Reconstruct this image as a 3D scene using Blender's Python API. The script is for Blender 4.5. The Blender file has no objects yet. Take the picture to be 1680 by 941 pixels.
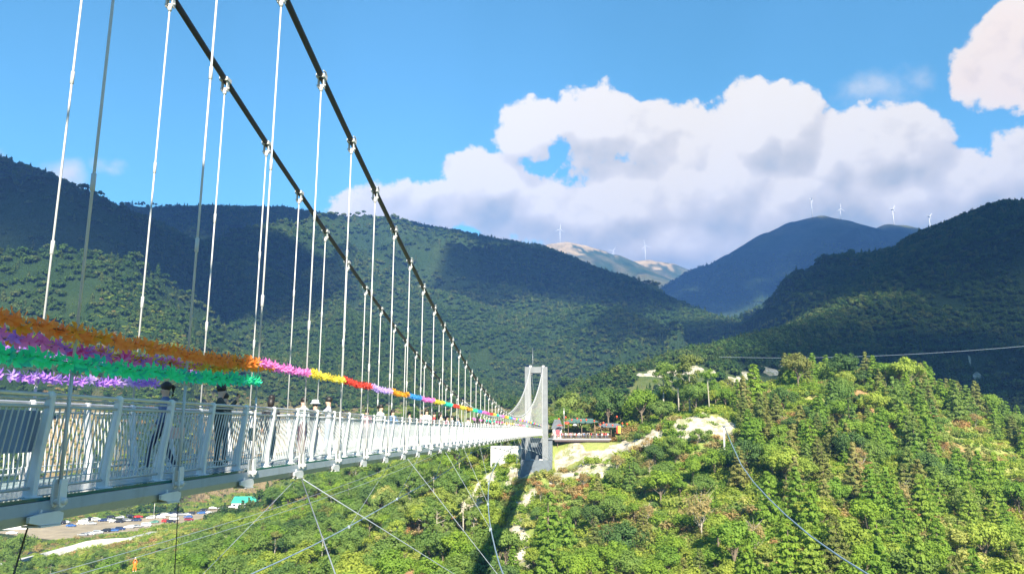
import bpy, bmesh, math, random
import numpy as np
from mathutils import Vector, Matrix, Euler

random.seed(7)
rng = np.random.default_rng(7)
PI = math.pi
C = bpy.context.scene.collection
scene = bpy.context.scene

# ------------------------------------------------------------------ camera
FPX, CX, CY = 1213.0, 840.0, 470.5
HOR, VX = 699.0, 929.0
PITCH = math.atan((HOR - CY) / FPX)
YAW = math.atan((VX - CX) / math.hypot(FPX, HOR - CY))


def ray(px, py):
    a, b = (px - CX) / FPX, (CY - py) / FPX
    cp, sp = math.cos(PITCH), math.sin(PITCH)
    d = (a, cp - b * sp, sp + b * cp)
    cs, sn = math.cos(YAW), math.sin(YAW)
    return (d[0] * cs - d[1] * sn, d[0] * sn + d[1] * cs, d[2])


def at(px, py, Y):
    "a point of the place seen at that spot of the photograph, at distance Y along the bridge"
    d = ray(px, py)
    t = Y / d[1]
    return (d[0] * t, Y, d[2] * t)


def atz(px, py, Z):
    d = ray(px, py)
    t = Z / d[2]
    return (d[0] * t, d[1] * t, Z)


cam_data = bpy.data.cameras.new('camera')
cam_data.sensor_width = 36.0
cam_data.lens = 36.0 * FPX / 1680.0
cam_data.clip_start = 0.1
cam_data.clip_end = 30000
cam = bpy.data.objects.new('camera', cam_data)
C.objects.link(cam)
fw = Vector(ray(CX, CY)).normalized()
cam.rotation_euler = fw.to_track_quat('-Z', 'Y').to_euler()
scene.camera = cam

# ------------------------------------------------------------------ sun, exposure, sky
SUN_AZ = math.radians(14)      # behind the camera, a little to the right
SUN_EL = math.radians(36)
sun_dir = Vector((math.sin(SUN_AZ) * math.cos(SUN_EL), -math.cos(SUN_AZ) * math.cos(SUN_EL), math.sin(SUN_EL)))
sd = bpy.data.lights.new('sun', 'SUN')
sd.energy = 5.0
sd.angle = math.radians(0.6)
sd.color = (1.0, 0.915, 0.75)
sun = bpy.data.objects.new('sun', sd)
C.objects.link(sun)
sun.rotation_euler = (-sun_dir).to_track_quat('-Z', 'Y').to_euler()
sun.location = (0, 0, 60)

vs = scene.view_settings
vs.view_transform = 'Standard'
vs.look = 'None'
vs.gamma = 1.0
vs.exposure = 1.86
vs.use_curve_mapping = False
scene.cycles.max_bounces = 6
scene.cycles.diffuse_bounces = 4
scene.cycles.glossy_bounces = 2
scene.cycles.transmission_bounces = 3
scene.cycles.volume_bounces = 0
scene.cycles.transparent_max_bounces = 16
scene.cycles.use_denoising = True
scene.cycles.volume_step_rate = 4


class NT:
    "small helper to write node trees"
    def __init__(self, tree):
        self.t = tree
        self.n = tree.nodes
        self.l = tree.links

    def add(self, typ, **kw):
        n = self.n.new(typ)
        ins = kw.pop('ins', {})
        for k, v in kw.items():
            setattr(n, k, v)
        for k, v in ins.items():
            self.put(n.inputs[k], v)
        return n

    def put(self, sock, v):
        if hasattr(v, 'is_output'):
            self.l.new(v, sock)
        else:
            sock.default_value = v

    def m(self, op, a, b=None, c=None, clamp=False):
        n = self.n.new('ShaderNodeMath')
        n.operation = op
        n.use_clamp = clamp
        self.put(n.inputs[0], a)
        if b is not None:
            self.put(n.inputs[1], b)
        if c is not None:
            self.put(n.inputs[2], c)
        return n.outputs[0]

    def vm(self, op, a, b=None, scale=None):
        n = self.n.new('ShaderNodeVectorMath')
        n.operation = op
        self.put(n.inputs[0], a)
        if b is not None:
            self.put(n.inputs[1], b)
        if scale is not None:
            self.put(n.inputs['Scale'], scale)
        return n.outputs['Value'] if op in ('LENGTH', 'DOT_PRODUCT', 'DISTANCE') else n.outputs[0]

    def noise(self, vec, scale, detail=4, rough=0.5, dist=0.0):
        n = self.add('ShaderNodeTexNoise', ins={'Scale': scale, 'Detail': detail, 'Roughness': rough, 'Distortion': dist})
        if vec is not None:
            self.put(n.inputs['Vector'], vec)
        return n.outputs['Fac']

    def ramp(self, fac, stops, interp='LINEAR'):
        n = self.n.new('ShaderNodeValToRGB')
        cr = n.color_ramp
        cr.interpolation = interp
        while len(cr.elements) > 1:
            cr.elements.remove(cr.elements[-1])
        cr.elements[0].position = stops[0][0]
        cr.elements[0].color = tuple(stops[0][1]) + (1,)
        for p, col in stops[1:]:
            e = cr.elements.new(p)
            e.color = tuple(col) + (1,)
        self.put(n.inputs[0], fac)
        return n.outputs['Color']

    def mix(self, fac, a, b, typ='MIX'):
        n = self.n.new('ShaderNodeMix')
        n.data_type = 'RGBA'
        n.blend_type = typ
        self.put(n.inputs[0], fac)
        self.put(n.inputs[6], a if hasattr(a, 'is_output') else tuple(a) + (1,))
        self.put(n.inputs[7], b if hasattr(b, 'is_output') else tuple(b) + (1,))
        return n.outputs[2]

    def smooth(self, v, lo, hi, out0=0.0, out1=1.0):
        n = self.add('ShaderNodeMapRange', interpolation_type='SMOOTHSTEP')
        self.put(n.inputs[0], v)
        for i, q in enumerate((lo, hi, out0, out1)):
            n.inputs[1 + i].default_value = q
        return n.outputs[0]


world = bpy.data.worlds.new('World')
scene.world = world
world.use_nodes = True
world.cycles.sampling_method = 'MANUAL'
world.cycles.sample_map_resolution = 512
wt = world.node_tree
wt.nodes.clear()
W = NT(wt)
sky = W.add('ShaderNodeTexSky', sky_type='NISHITA', sun_disc=False)
sky.sun_elevation = SUN_EL
sky.sun_rotation = math.atan2(sun_dir.x, sun_dir.y)
sky.air_density = 1.0
sky.dust_density = 0.3
sky.ozone_density = 2.5
tc = W.add('ShaderNodeTexCoord')
dirv = W.vm('NORMALIZE', tc.outputs['Generated'])
sp = W.add('ShaderNodeSeparateXYZ', ins={0: dirv})
DEG = 180 / PI
az = W.m('MULTIPLY', W.m('ARCTAN2', sp.outputs[0], sp.outputs[1]), DEG)
el = W.m('MULTIPLY', W.m('ARCSINE', sp.outputs[2]), DEG)
# billowing edge noise, in direction space
wob = W.add('ShaderNodeTexNoise', ins={'Vector': dirv, 'Scale': 9.0, 'Detail': 3.0, 'Roughness': 0.5})
wv = W.vm('SCALE', W.vm('SUBTRACT', wob.outputs['Color'], (0.5, 0.5, 0.5)), scale=4.2)
pos = W.add('ShaderNodeCombineXYZ', ins={0: az, 1: el, 2: 0.0}).outputs[0]
wflat = W.vm('MULTIPLY', wv, (1.0, 1.0, 0.0))
pos = W.vm('ADD', pos, wflat)


def azel(px, py):
    d = Vector(ray(px, py)).normalized()
    return math.degrees(math.atan2(d.x, d.y)), math.degrees(math.asin(d.z))


def blob(px, py, rx, ry, pos=pos):
    a, e = azel(px, py)
    a1, _ = azel(px + rx, py)
    _, e1 = azel(px, py - ry)
    ra, re = abs(a1 - a), abs(e1 - e)
    q = W.vm('MULTIPLY', W.vm('SUBTRACT', pos, (a, e, 0.0)), (1 / ra, 1 / re, 0.0))
    ln = W.vm('LENGTH', q)
    r = min(ra, re)
    return W.m('MULTIPLY_ADD', ln, -r, r)      # signed depth in degrees


def union(lst, k=0.6, pos=pos):
    o = blob(*lst[0], pos=pos)
    for b in lst[1:]:
        n = W.n.new('ShaderNodeMath')
        n.operation = 'SMOOTH_MAX'
        W.put(n.inputs[0], o)
        W.put(n.inputs[1], blob(*b, pos=pos))
        n.inputs[2].default_value = k
        o = n.outputs[0]
    return o


thick = [(590, 350, 50, 28), (640, 345, 70, 42), (720, 345, 75, 44), (790, 320, 70, 72), (850, 232, 35, 42), (905, 215, 60, 46), (990, 210, 75, 60),
         (1060, 215, 80, 52), (1135, 232, 60, 46), (1225, 215, 66, 72), (1290, 205, 66, 66), (1180, 310, 120, 90),
         (1350, 260, 60, 66), (1420, 262, 90, 62), (1490, 245, 60, 62), (1000, 340, 170, 62), (880, 350, 130, 55),
         (1110, 390, 260, 45), (1320, 340, 200, 80), (1470, 340, 140, 70), (1600, 300, 90, 55), (1668, 275, 60, 55), (1780, 330, 120, 70)]
cl_main = union(thick)
lit = union(thick, 0.35, W.vm('ADD', pos, (-0.7, 1.7, 0.0)))
lit = W.m('SUBTRACT', cl_main, lit)
cl_hole = union([(888, 266, 44, 30), (926, 280, 38, 24)], 0.1)
cl_right = union([(1650, 62, 48, 46), (1612, 110, 60, 40), (1672, 135, 70, 46), (1700, 80, 60, 60)])
cl_small = union([(122, 285, 42, 24), (188, 270, 20, 11), (4, 248, 24, 13), (1118, 425, 48, 20)], 0.1)
cl_wisp = union([(1455, 158, 70, 24), (1510, 135, 40, 22)], 0.1)
cl_main = W.m('MINIMUM', cl_main, W.m('MULTIPLY', cl_hole, -1.0))
n1 = W.noise(dirv, 19.0, 8, 0.62)
vor = W.add('ShaderNodeTexVoronoi', feature='F1', ins={'Vector': W.vm('ADD', dirv, W.vm('SCALE', wv, scale=0.006)), 'Scale': 24.0})
puff = W.m('SUBTRACT', 0.45, vor.outputs['Distance'])
edge = W.m('ADD', W.m('MULTIPLY', W.m('SUBTRACT', n1, 0.5), 4.2), W.m('MULTIPLY', puff, 0.8))
big = W.m('ADD', W.m('MAXIMUM', cl_main, cl_right), W.m('ADD', edge, 0.55))
a_big = W.smooth(big, -0.10, 0.42)
a_small = W.smooth(W.m('ADD', cl_small, W.m('MULTIPLY', edge, 0.45)), -0.2, 0.9, 0, 0.85)
a_wisp = W.smooth(W.m('ADD', cl_wisp, W.m('MULTIPLY', edge, 0.8)), -0.6, 1.6, 0.0, 0.60)
alpha = W.m('MAXIMUM', a_big, W.m('MAXIMUM', a_small, a_wisp))
# relief: lit from above
up = W.vm('ADD', dirv, (-0.004, 0.0, 0.022))
n2 = W.noise(up, 16.0, 4, 0.5)
n3 = W.noise(dirv, 16.0, 4, 0.5)
vor2 = W.add('ShaderNodeTexVoronoi', feature='F1', ins={'Vector': W.vm('ADD', W.vm('ADD', dirv, (-0.002, 0.0, 0.008)), W.vm('SCALE', wv, scale=0.006)), 'Scale': 24.0})
relief = W.m('ADD', W.m('MULTIPLY', W.m('SUBTRACT', n3, n2), 1.6), W.m('MULTIPLY', W.m('SUBTRACT', vor2.outputs['Distance'], vor.outputs['Distance']), 0.55))
soft = W.noise(W.vm('MULTIPLY', dirv, (1.0, 1.0, 1.7)), 4.6, 4, 0.55)
inner = W.smooth(big, 0.1, 4.0)
low = W.smooth(el, 12.0, 22.0)
tone = W.m('ADD', 0.93, W.m('MULTIPLY', relief, 0.55))
tone = W.m('ADD', tone, W.m('MULTIPLY', W.smooth(lit, -1.2, 1.2, -1.0, 1.0), 0.22))
tone = W.m('SUBTRACT', tone, W.m('MULTIPLY', inner, W.smooth(soft, 0.58, 0.42, 0.0, 0.34)))
tone = W.m('ADD', tone, W.m('MULTIPLY', W.m('SUBTRACT', low, 1.0), 0.22), clamp=True)
ccol = W.ramp(tone, [(0.0, (0.34, 0.45, 0.53)), (0.35, (0.52, 0.59, 0.61)), (0.62, (0.76, 0.77, 0.75)), (0.85, (0.93, 0.92, 0.90)), (1.0, (1.10, 1.08, 1.03))])
ccol = W.mix(W.smooth(cl_right, -1.5, 1.0), ccol, W.mix(1.0, ccol, (1.04, 0.95, 0.90), 'MULTIPLY'))
ccol = W.mix(1.0, ccol, (1.09, 1.02, 0.90), 'MULTIPLY')
ccol = W.vm('SCALE', ccol, scale=3.05)
skycol = W.mix(1.0, sky.outputs[0], (0.36, 0.69, 0.65), 'MULTIPLY')
fin = W.mix(alpha, skycol, ccol)
bg = W.add('ShaderNodeBackground', ins={'Color': fin, 'Strength': 0.1})
wo = W.add('ShaderNodeOutputWorld', ins={'Surface': bg.outputs[0]})


# ------------------------------------------------------------------ tagging and mesh helpers
def tag(o, label=None, cat=None, group=None, kind=None):
    if label:
        o['label'] = label
    if cat:
        o['category'] = cat
    if group:
        o['group'] = group
    if kind:
        o['kind'] = kind
    return o


def empty(name, loc, label, cat, group=None, rz=0.0):
    o = bpy.data.objects.new(name, None)
    o.empty_display_size = 0.3
    C.objects.link(o)
    o.location = loc
    o.rotation_euler = (0, 0, rz)
    return tag(o, label, cat, group)


def mesh_np(name, V, F, mats=(), smooth=False, fm=None):
    "F: (n,4) or (n,3) int array"
    me = bpy.data.meshes.new(name)
    V = np.asarray(V, dtype=np.float32)
    F = np.asarray(F, dtype=np.int32)
    n, k = F.shape
    me.vertices.add(len(V))
    me.vertices.foreach_set('co', V.ravel())
    me.loops.add(n * k)
    me.loops.foreach_set('vertex_index', F.ravel())
    me.polygons.add(n)
    me.polygons.foreach_set('loop_start', np.arange(0, n * k, k, dtype=np.int32))
    me.polygons.foreach_set('loop_total', np.full(n, k, dtype=np.int32))
    for m in mats:
        me.materials.append(m)
    if fm is not None:
        me.polygons.foreach_set('material_index', np.asarray(fm, dtype=np.int32))
    me.update(calc_edges=True)
    me.polygons.foreach_set('use_smooth', np.full(n, bool(smooth)))
    me.validate()
    return me


def link(name, me, parent=None, loc=(0, 0, 0), rz=0.0):
    o = bpy.data.objects.new(name, me)
    C.objects.link(o)
    o.location = loc
    o.rotation_euler = (0, 0, rz)
    if parent:
        o.parent = parent
    return o


ORD = ['leftmost'] + [w + ' from the left' for w in 'second third fourth fifth sixth seventh eighth ninth tenth eleventh twelfth thirteenth fourteenth fifteenth sixteenth seventeenth eighteenth nineteenth twentieth'.split()]
MANY = {}


def one_of(o, plural, single):
    "remember a look-alike; its label is finished once all of its kind stand"
    MANY.setdefault(plural, []).append((o, single))
    return o


def finish_labels():
    for plural, lst in MANY.items():
        if len(lst) == 1:
            lst[0][0]['label'] = lst[0][1]
            lst[0][0]['group'] = plural
            continue
        lst.sort(key=lambda q: proj(*q[0].location)[0])
        for i, (o, single) in enumerate(lst):
            o['label'] = '%s of the %s' % (ORD[min(i, len(ORD) - 1)], plural)
            o['group'] = plural


class MB:
    def __init__(self):
        self.v, self.f, self.mi, self.sm = [], [], [], []

    def add(self, vs_, fs, mi=0, sm=False):
        b = len(self.v)
        self.v += [tuple(q) for q in vs_]
        for q in fs:
            self.f.append([b + i for i in q])
            self.mi.append(mi)
            self.sm.append(sm)

    def box(self, c, s, mi=0, rot=None, taper=1.0):
        x, y, z = s[0] / 2, s[1] / 2, s[2] / 2
        vs_ = [(-x, -y, -z), (x, -y, -z), (x, y, -z), (-x, y, -z), (-x * taper, -y * taper, z), (x * taper, -y * taper, z), (x * taper, y * taper, z), (-x * taper, y * taper, z)]
        if rot is not None:
            R_ = Euler(rot).to_matrix()
            vs_ = [R_ @ Vector(q) for q in vs_]
        vs_ = [(q[0] + c[0], q[1] + c[1], q[2] + c[2]) for q in vs_]
        self.add(vs_, [(3, 2, 1, 0), (4, 5, 6, 7), (0, 1, 5, 4), (1, 2, 6, 5), (2, 3, 7, 6), (3, 0, 4, 7)], mi)

    def path(self, pts, r, n=8, mi=0, cap=True, closed=False):
        pts = [Vector(p) for p in pts]
        rs = r if isinstance(r, (list, tuple)) else [r] * len(pts)
        vs_ = []
        for i, p in enumerate(pts):
            a = pts[max(i - 1, 0)]
            b = pts[min(i + 1, len(pts) - 1)]
            d = (b - a).normalized()
            u = d.cross(Vector((0, 0, 1)))
            if u.length < 1e-3:
                u = Vector((1, 0, 0))
            u.normalize()
            w = d.cross(u)
            for k in range(n):
                t = 2 * PI * (k + 0.5) / n
                vs_.append(p + (u * math.cos(t) + w * math.sin(t)) * rs[i])
        fs = []
        for i in range(len(pts) - 1):
            for k in range(n):
                k2 = (k + 1) % n
                fs.append((i * n + k, i * n + k2, (i + 1) * n + k2, (i + 1) * n + k))
        if cap:
            fs.append(tuple(range(n - 1, -1, -1)))
            fs.append(tuple((len(pts) - 1) * n + k for k in range(n)))
        self.add(vs_, fs, mi, n > 5)

    def prism(self, poly, axis, a, b, mi=0):
        "poly: list of 2D points; axis 'y': (x,z) extruded in y from a to b; 'x': (y,z); 'z': (x,y)"
        def P(q, t):
            return {'y': (q[0], t, q[1]), 'x': (t, q[0], q[1]), 'z': (q[0], q[1], t)}[axis]
        n = len(poly)
        vs_ = [P(q, a) for q in poly] + [P(q, b) for q in poly]
        fs = [tuple(range(n)), tuple(range(2 * n - 1, n - 1, -1))]
        for i in range(n):
            j = (i + 1) % n
            fs.append((i, i + n, j + n, j))
        self.add(vs_, fs, mi)

    def ball(self, c, r, nu=10, nv=7, mi=0):
        vs_, fs = [], []
        rx, ry, rz = r if isinstance(r, (tuple, list)) else (r, r, r)
        for j in range(nv + 1):
            th = PI * j / nv
            for i in range(nu):
                ph = 2 * PI * i / nu
                vs_.append((c[0] + rx * math.sin(th) * math.cos(ph), c[1] + ry * math.sin(th) * math.sin(ph), c[2] + rz * math.cos(th)))
        for j in range(nv):
            for i in range(nu):
                i2 = (i + 1) % nu
                fs.append((j * nu + i, (j + 1) * nu + i, (j + 1) * nu + i2, j * nu + i2))
        self.add(vs_, fs, mi, True)

    def mesh(self, name, mats, origin=(0, 0, 0), bevel=0):
        me = bpy.data.meshes.new(name)
        ox, oy, oz = origin
        me.from_pydata([(a - ox, b - oy, c - oz) for a, b, c in self.v], [], self.f)
        for m in (mats if isinstance(mats, (list, tuple)) else [mats]):
            me.materials.append(m)
        me.polygons.foreach_set('material_index', self.mi)
        me.polygons.foreach_set('use_smooth', self.sm)
        bm = bmesh.new()
        bm.from_mesh(me)
        bmesh.ops.recalc_face_normals(bm, faces=bm.faces)
        if bevel:
            es = [e for e in bm.edges if len(e.link_faces) == 2 and e.calc_face_angle(0) > 0.6]
            bmesh.ops.bevel(bm, geom=es, offset=bevel, segments=1, affect='EDGES', clamp_overlap=True)
        bm.to_mesh(me)
        bm.free()
        return me

    def build(self, name, mats, parent=None, origin=None, bevel=0):
        if origin is None:
            origin = tuple(parent.location) if parent else (0, 0, 0)
        return link(name, self.mesh(name, mats, origin, bevel), parent)


# ------------------------------------------------------------------ materials
def mat(name, base, rough=0.5, metal=0.0, var=0.12, scale=3.0, bump=0.0, streak=0.0, trans=None, spec=0.5):
    m = bpy.data.materials.new(name)
    m.use_nodes = True
    t = NT(m.node_tree)
    bs = m.node_tree.nodes['Principled BSDF']
    tcn = t.add('ShaderNodeTexCoord')
    geo = t.add('ShaderNodeNewGeometry')
    n = t.noise(geo.outputs['Position'], scale, 5, 0.6)
    lo = tuple(max(0, c * (1 - var * 2)) for c in base)
    hi = tuple(c * (1 + var) for c in base)
    col = t.ramp(n, [(0.25, lo), (0.6, base), (0.8, hi)])
    if streak:
        st = t.noise(t.vm('MULTIPLY', geo.outputs['Position'], (3.0, 3.0, 0.25)), scale, 4, 0.6)
        col = t.mix(t.smooth(st, 0.5, 0.75, 0, streak), col, tuple(c * 0.5 for c in base))
    t.put(bs.inputs['Base Color'], col)
    bs.inputs['Roughness'].default_value = rough
    bs.inputs['Metallic'].default_value = metal
    bs.inputs['Specular IOR Level'].default_value = spec
    if bump:
        b = t.add('ShaderNodeBump', ins={'Strength': bump, 'Distance': 0.02, 'Height': n})
        t.put(bs.inputs['Normal'], b.outputs[0])
    return m


M = {}
M['white_paint'] = mat('white_paint', (0.66, 0.66, 0.66), 0.35, 0, 0.06, 2.5, streak=0.22)
M['baluster'] = mat('baluster_paint', (0.46, 0.48, 0.48), 0.4, 0, 0.05, 2.0)
M['steel'] = mat('galvanised_steel', (0.60, 0.62, 0.64), 0.35, 0.6, 0.1, 5)
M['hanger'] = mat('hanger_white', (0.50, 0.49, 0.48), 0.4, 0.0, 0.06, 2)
M['girder'] = mat('girder_paint', (0.31, 0.37, 0.43), 0.4, 0, 0.08, 2.0, streak=0.35)
M['glass_edge'] = mat('glass_edge', (0.02, 0.12, 0.11), 0.1, 0, 0.1, 3)
M['deck'] = mat('deck_panel', (0.33, 0.42, 0.44), 0.2, 0, 0.1, 1)
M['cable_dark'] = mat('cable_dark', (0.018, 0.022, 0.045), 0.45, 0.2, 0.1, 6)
M['cable_grey'] = mat('wire_rope_grey', (0.42, 0.47, 0.52), 0.4, 0.4, 0.1, 6)
M['cable_blue'] = mat('wire_rope_bluish', (0.28, 0.38, 0.47), 0.4, 0.4, 0.1, 6)
M['concrete'] = mat('concrete', (0.20, 0.21, 0.22), 0.85, 0, 0.12, 0.9, bump=0.3, streak=0.35)
M['concrete_dark'] = mat('concrete_dark', (0.13, 0.155, 0.18), 0.8, 0, 0.2, 0.8, bump=0.3, streak=0.4)
M['concrete_light'] = mat('concrete_light', (0.50, 0.49, 0.47), 0.85, 0, 0.1, 0.6, bump=0.2, streak=0.25)
M['brown'] = mat('brown_steel', (0.07, 0.045, 0.04), 0.6, 0, 0.2, 2)
M['wood'] = mat('wood', (0.20, 0.13, 0.08), 0.7, 0, 0.25, 2)
M['red_lantern'] = mat('red_lantern', (0.75, 0.05, 0.02), 0.5, 0, 0.1, 2)
M['gold'] = mat('gold_trim', (0.7, 0.45, 0.08), 0.4, 0.3, 0.1, 2)
M['roof_grey'] = mat('roof_grey', (0.13, 0.15, 0.17), 0.8, 0, 0.2, 2, bump=0.4)
M['roof_teal'] = mat('roof_teal', (0.07, 0.14, 0.12), 0.7, 0, 0.2, 2)
M['roof_green'] = mat('sheet_roof_green', (0.05, 0.36, 0.26), 0.5, 0, 0.1, 0.5)
M['wall_white'] = mat('wall_white', (0.72, 0.73, 0.72), 0.8, 0, 0.1, 0.6, streak=0.3)
M['window_dark'] = mat('window_dark', (0.03, 0.04, 0.05), 0.1, 0, 0.1, 1)
M['road'] = mat('road_concrete', (0.40, 0.40, 0.38), 0.85, 0, 0.15, 0.25)
M['lot'] = mat('gravel_lot', (0.33, 0.27, 0.18), 0.95, 0, 0.22, 0.15)
M['panel_blue'] = mat('panel_bluegrey', (0.17, 0.25, 0.38), 0.5, 0, 0.06, 2)
M['trunk'] = mat('bark', (0.20, 0.155, 0.11), 0.9, 0, 0.3, 3.0)
M['trunk_pale'] = mat('bark_pale', (0.42, 0.38, 0.31), 0.9, 0, 0.2, 3.0)
M['turbine'] = mat('turbine_white', (0.50, 0.50, 0.52), 0.5, 0, 0.03, 0.1)
M['rubber'] = mat('rubber', (0.02, 0.02, 0.022), 0.8, 0, 0.1, 3)
M['skin'] = mat('skin', (0.55, 0.34, 0.24), 0.55, 0, 0.06, 6)
M['hair'] = mat('hair', (0.015, 0.012, 0.012), 0.5, 0, 0.1, 20)


def cloth(name, c):
    if name not in M:
        M[name] = mat('cloth_' + name, c, 0.85, 0, 0.15, 7)
    return M[name]


def leaf_mat(name, stops, trans=0.48, patch=0.02, hue=True):
    "stops: colours picked per tree, plus a slow drift over the hillside and a fine leaf to leaf change"
    m = bpy.data.materials.new(name)
    m.use_nodes = True
    t = NT(m.node_tree)
    t.n.clear()
    geo = t.add('ShaderNodeNewGeometry')
    oi = t.add('ShaderNodeObjectInfo')
    wn = t.noise(oi.outputs['Location'], patch, 3, 0.6)
    fine = t.noise(geo.outputs['Position'], 1.1, 3, 0.7)
    f = t.m('ADD', t.m('MULTIPLY', oi.outputs['Random'], 0.55), t.m('MULTIPLY', t.smooth(wn, 0.3, 0.7), 0.45))
    col = t.ramp(f, stops)
    col = t.mix(1.0, col, t.ramp(fine, [(0.3, (0.70, 0.74, 0.66)), (0.52, (1, 1, 1)), (0.72, (1.4, 1.28, 1.15))]), 'MULTIPLY')
    di = t.add('ShaderNodeBsdfDiffuse', ins={'Color': col})
    tr = t.add('ShaderNodeBsdfTranslucent', ins={'Color': t.mix(1.0, col, (1.25, 1.3, 0.6), 'MULTIPLY')})
    mx = t.add('ShaderNodeMixShader', ins={0: trans, 1: di.outputs[0], 2: tr.outputs[0]})
    t.add('ShaderNodeOutputMaterial', ins={'Surface': mx.outputs[0]})
    return m


def st(*cols):
    n = len(cols)
    return [((i + 0.5) / n, c) for i, c in enumerate(cols)]


L = {}
L['bright'] = leaf_mat('leaves_bright', st((0.150, 0.260, 0.045), (0.260, 0.370, 0.055), (0.190, 0.310, 0.055), (0.360, 0.430, 0.085)))
L['mid'] = leaf_mat('leaves_mid', st((0.130, 0.215, 0.065), (0.220, 0.310, 0.075), (0.165, 0.265, 0.072), (0.280, 0.340, 0.100)))
L['dark'] = leaf_mat('leaves_dark', st((0.072, 0.138, 0.050), (0.120, 0.195, 0.062), (0.090, 0.165, 0.056)), 0.4)
L['olive'] = leaf_mat('leaves_olive', st((0.180, 0.220, 0.070), (0.270, 0.270, 0.090), (0.190, 0.240, 0.075), (0.320, 0.300, 0.115)))
L['dry'] = leaf_mat('leaves_dry', st((0.40, 0.25, 0.11), (0.46, 0.36, 0.18), (0.34, 0.29, 0.13), (0.50, 0.28, 0.14)))
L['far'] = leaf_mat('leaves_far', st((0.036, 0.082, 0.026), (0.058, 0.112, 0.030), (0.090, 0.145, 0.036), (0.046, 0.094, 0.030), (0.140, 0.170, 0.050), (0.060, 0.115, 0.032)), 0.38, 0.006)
L['grass'] = leaf_mat('leaves_grass', st((0.22, 0.31, 0.055), (0.36, 0.41, 0.08), (0.27, 0.36, 0.065), (0.48, 0.46, 0.16)))


# ------------------------------------------------------------------ numpy noise
def _hash(ix, iy, seed):
    h = (ix.astype(np.int64) * 374761393 + iy.astype(np.int64) * 668265263 + seed * 974711) & 0xffffffff
    h = ((h ^ (h >> 13)) * 1274126177) & 0xffffffff
    h = h ^ (h >> 16)
    return (h & 0xffff) / 65535.0


def vnoise(x, y, seed=0):
    ix, iy = np.floor(x), np.floor(y)
    fx, fy = x - ix, y - iy
    fx = fx * fx * fx * (fx * (fx * 6 - 15) + 10)
    fy = fy * fy * fy * (fy * (fy * 6 - 15) + 10)
    a, b = _hash(ix, iy, seed), _hash(ix + 1, iy, seed)
    c, d = _hash(ix, iy + 1, seed), _hash(ix + 1, iy + 1, seed)
    return (a + (b - a) * fx + (c - a) * fy + (a - b - c + d) * fx * fy) * 2 - 1


def fbm(x, y, seed=0, octv=4, gain=0.5):
    s, a, f = 0, 1.0, 1.0
    for o in range(octv):
        s = s + a * vnoise(x * f + o * 17.3, y * f - o * 9.1, seed + o)
        a *= gain
        f *= 2.03
    return s


def sstep(a, b, x):
    t = np.clip((x - a) / (b - a), 0, 1)
    return t * t * (3 - 2 * t)


# ------------------------------------------------------------------ terrain height
near_px = [(205, 0, 0)]
CP = []          # control points x,y,z of the near valley


def cp(px, py, Y, drop=0.0):
    p = at(px, py, Y)
    CP.append((p[0], p[1], p[2] - drop))


for q in [(880, 774, 205), (870, 776, 199), (905, 776, 207), (830, 770, 210), (808, 770, 214), (780, 778, 218), (905, 724, 216), (950, 722, 213), (1000, 722, 213), (1050, 712, 213),
          (1100, 702, 205), (1150, 690, 202), (1190, 692, 200), (1190, 748, 188), (960, 775, 196), (1000, 760, 200), (930, 800, 192), (1060, 760, 196),
          (830, 800, 205), (850, 870, 182), (860, 935, 160), (800, 850, 195), (790, 935, 160), (950, 850, 178), (950, 941, 150), (1050, 830, 175), (1050, 941, 140), (1150, 850, 160), (1150, 941, 130),
          (1250, 668, 215), (1300, 640, 230), (1400, 636, 240), (1500, 655, 235), (1560, 690, 225), (1620, 745, 212), (1680, 790, 205), (1780, 860, 195),
          (1300, 780, 172), (1450, 780, 178), (1600, 850, 165), (1300, 941, 124), (1450, 941, 128), (1600, 941, 135), (1700, 941, 140),
          (700, 765, 285), (640, 775, 320), (560, 795, 310), (700, 850, 205), (700, 941, 150), (600, 941, 160), (500, 941, 170), (500, 870, 235), (420, 900, 215), (300, 910, 235), (150, 925, 265), (0, 930, 285),
          (400, 941, 190), (200, 960, 220), (600, 860, 215)]:
    cp(*q)
LOTZ = -50.0
for q in [(-262, 384), (-212, 421), (-203, 497), (-224, 343), (-310, 350), (-170, 430), (-150, 500), (-330, 420), (-300, 290), (-400, 330)]:
    CP.append((q[0], q[1], LOTZ))
for q in [(-7, 232, -3.8), (0, 255, -3.5), (30, 262, 1), (0, 300, -4), (45, 300, 3), (85, 320, 4), (0, 420, -22), (-60, 420, -36), (-110, 520, -42), (130, 370, -8), (230, 320, -20), (300, 250, -30),
          (-20, 320, -14), (-60, 560, -30), (150, 480, -5), (-30, 90, -50), (30, 80, -42), (80, 70, -38), (-80, 110, -55), (150, 110, -32), (-150, 150, -55), (0, 40, -48), (-60, 40, -55), (60, 30, -45),
          (-200, 200, -55), (-400, 200, -52), (200, 160, -28), (0, -60, -30), (-100, -60, -50), (100, -60, -40), (300, 100, -30), (-500, 400, -45), (-350, 600, -40), (250, 550, -10)]:
    CP.append(q)
CP = np.array(CP, float)


def tps_fit(P):
    n = len(P)
    S = 100.0
    x, y = P[:, 0] / S, P[:, 1] / S
    r2 = (x[:, None] - x) ** 2 + (y[:, None] - y) ** 2
    K = 0.5 * r2 * np.log(r2 + 1e-12)
    K += np.eye(n) * 2e-4
    Q = np.c_[np.ones(n), x, y]
    A = np.zeros((n + 3, n + 3))
    A[:n, :n] = K
    A[:n, n:] = Q
    A[n:, :n] = Q.T
    w = np.linalg.solve(A, np.r_[P[:, 2], 0, 0, 0])
    return w, x, y, S


_tw, _tx, _ty, _tS = tps_fit(CP)


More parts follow.
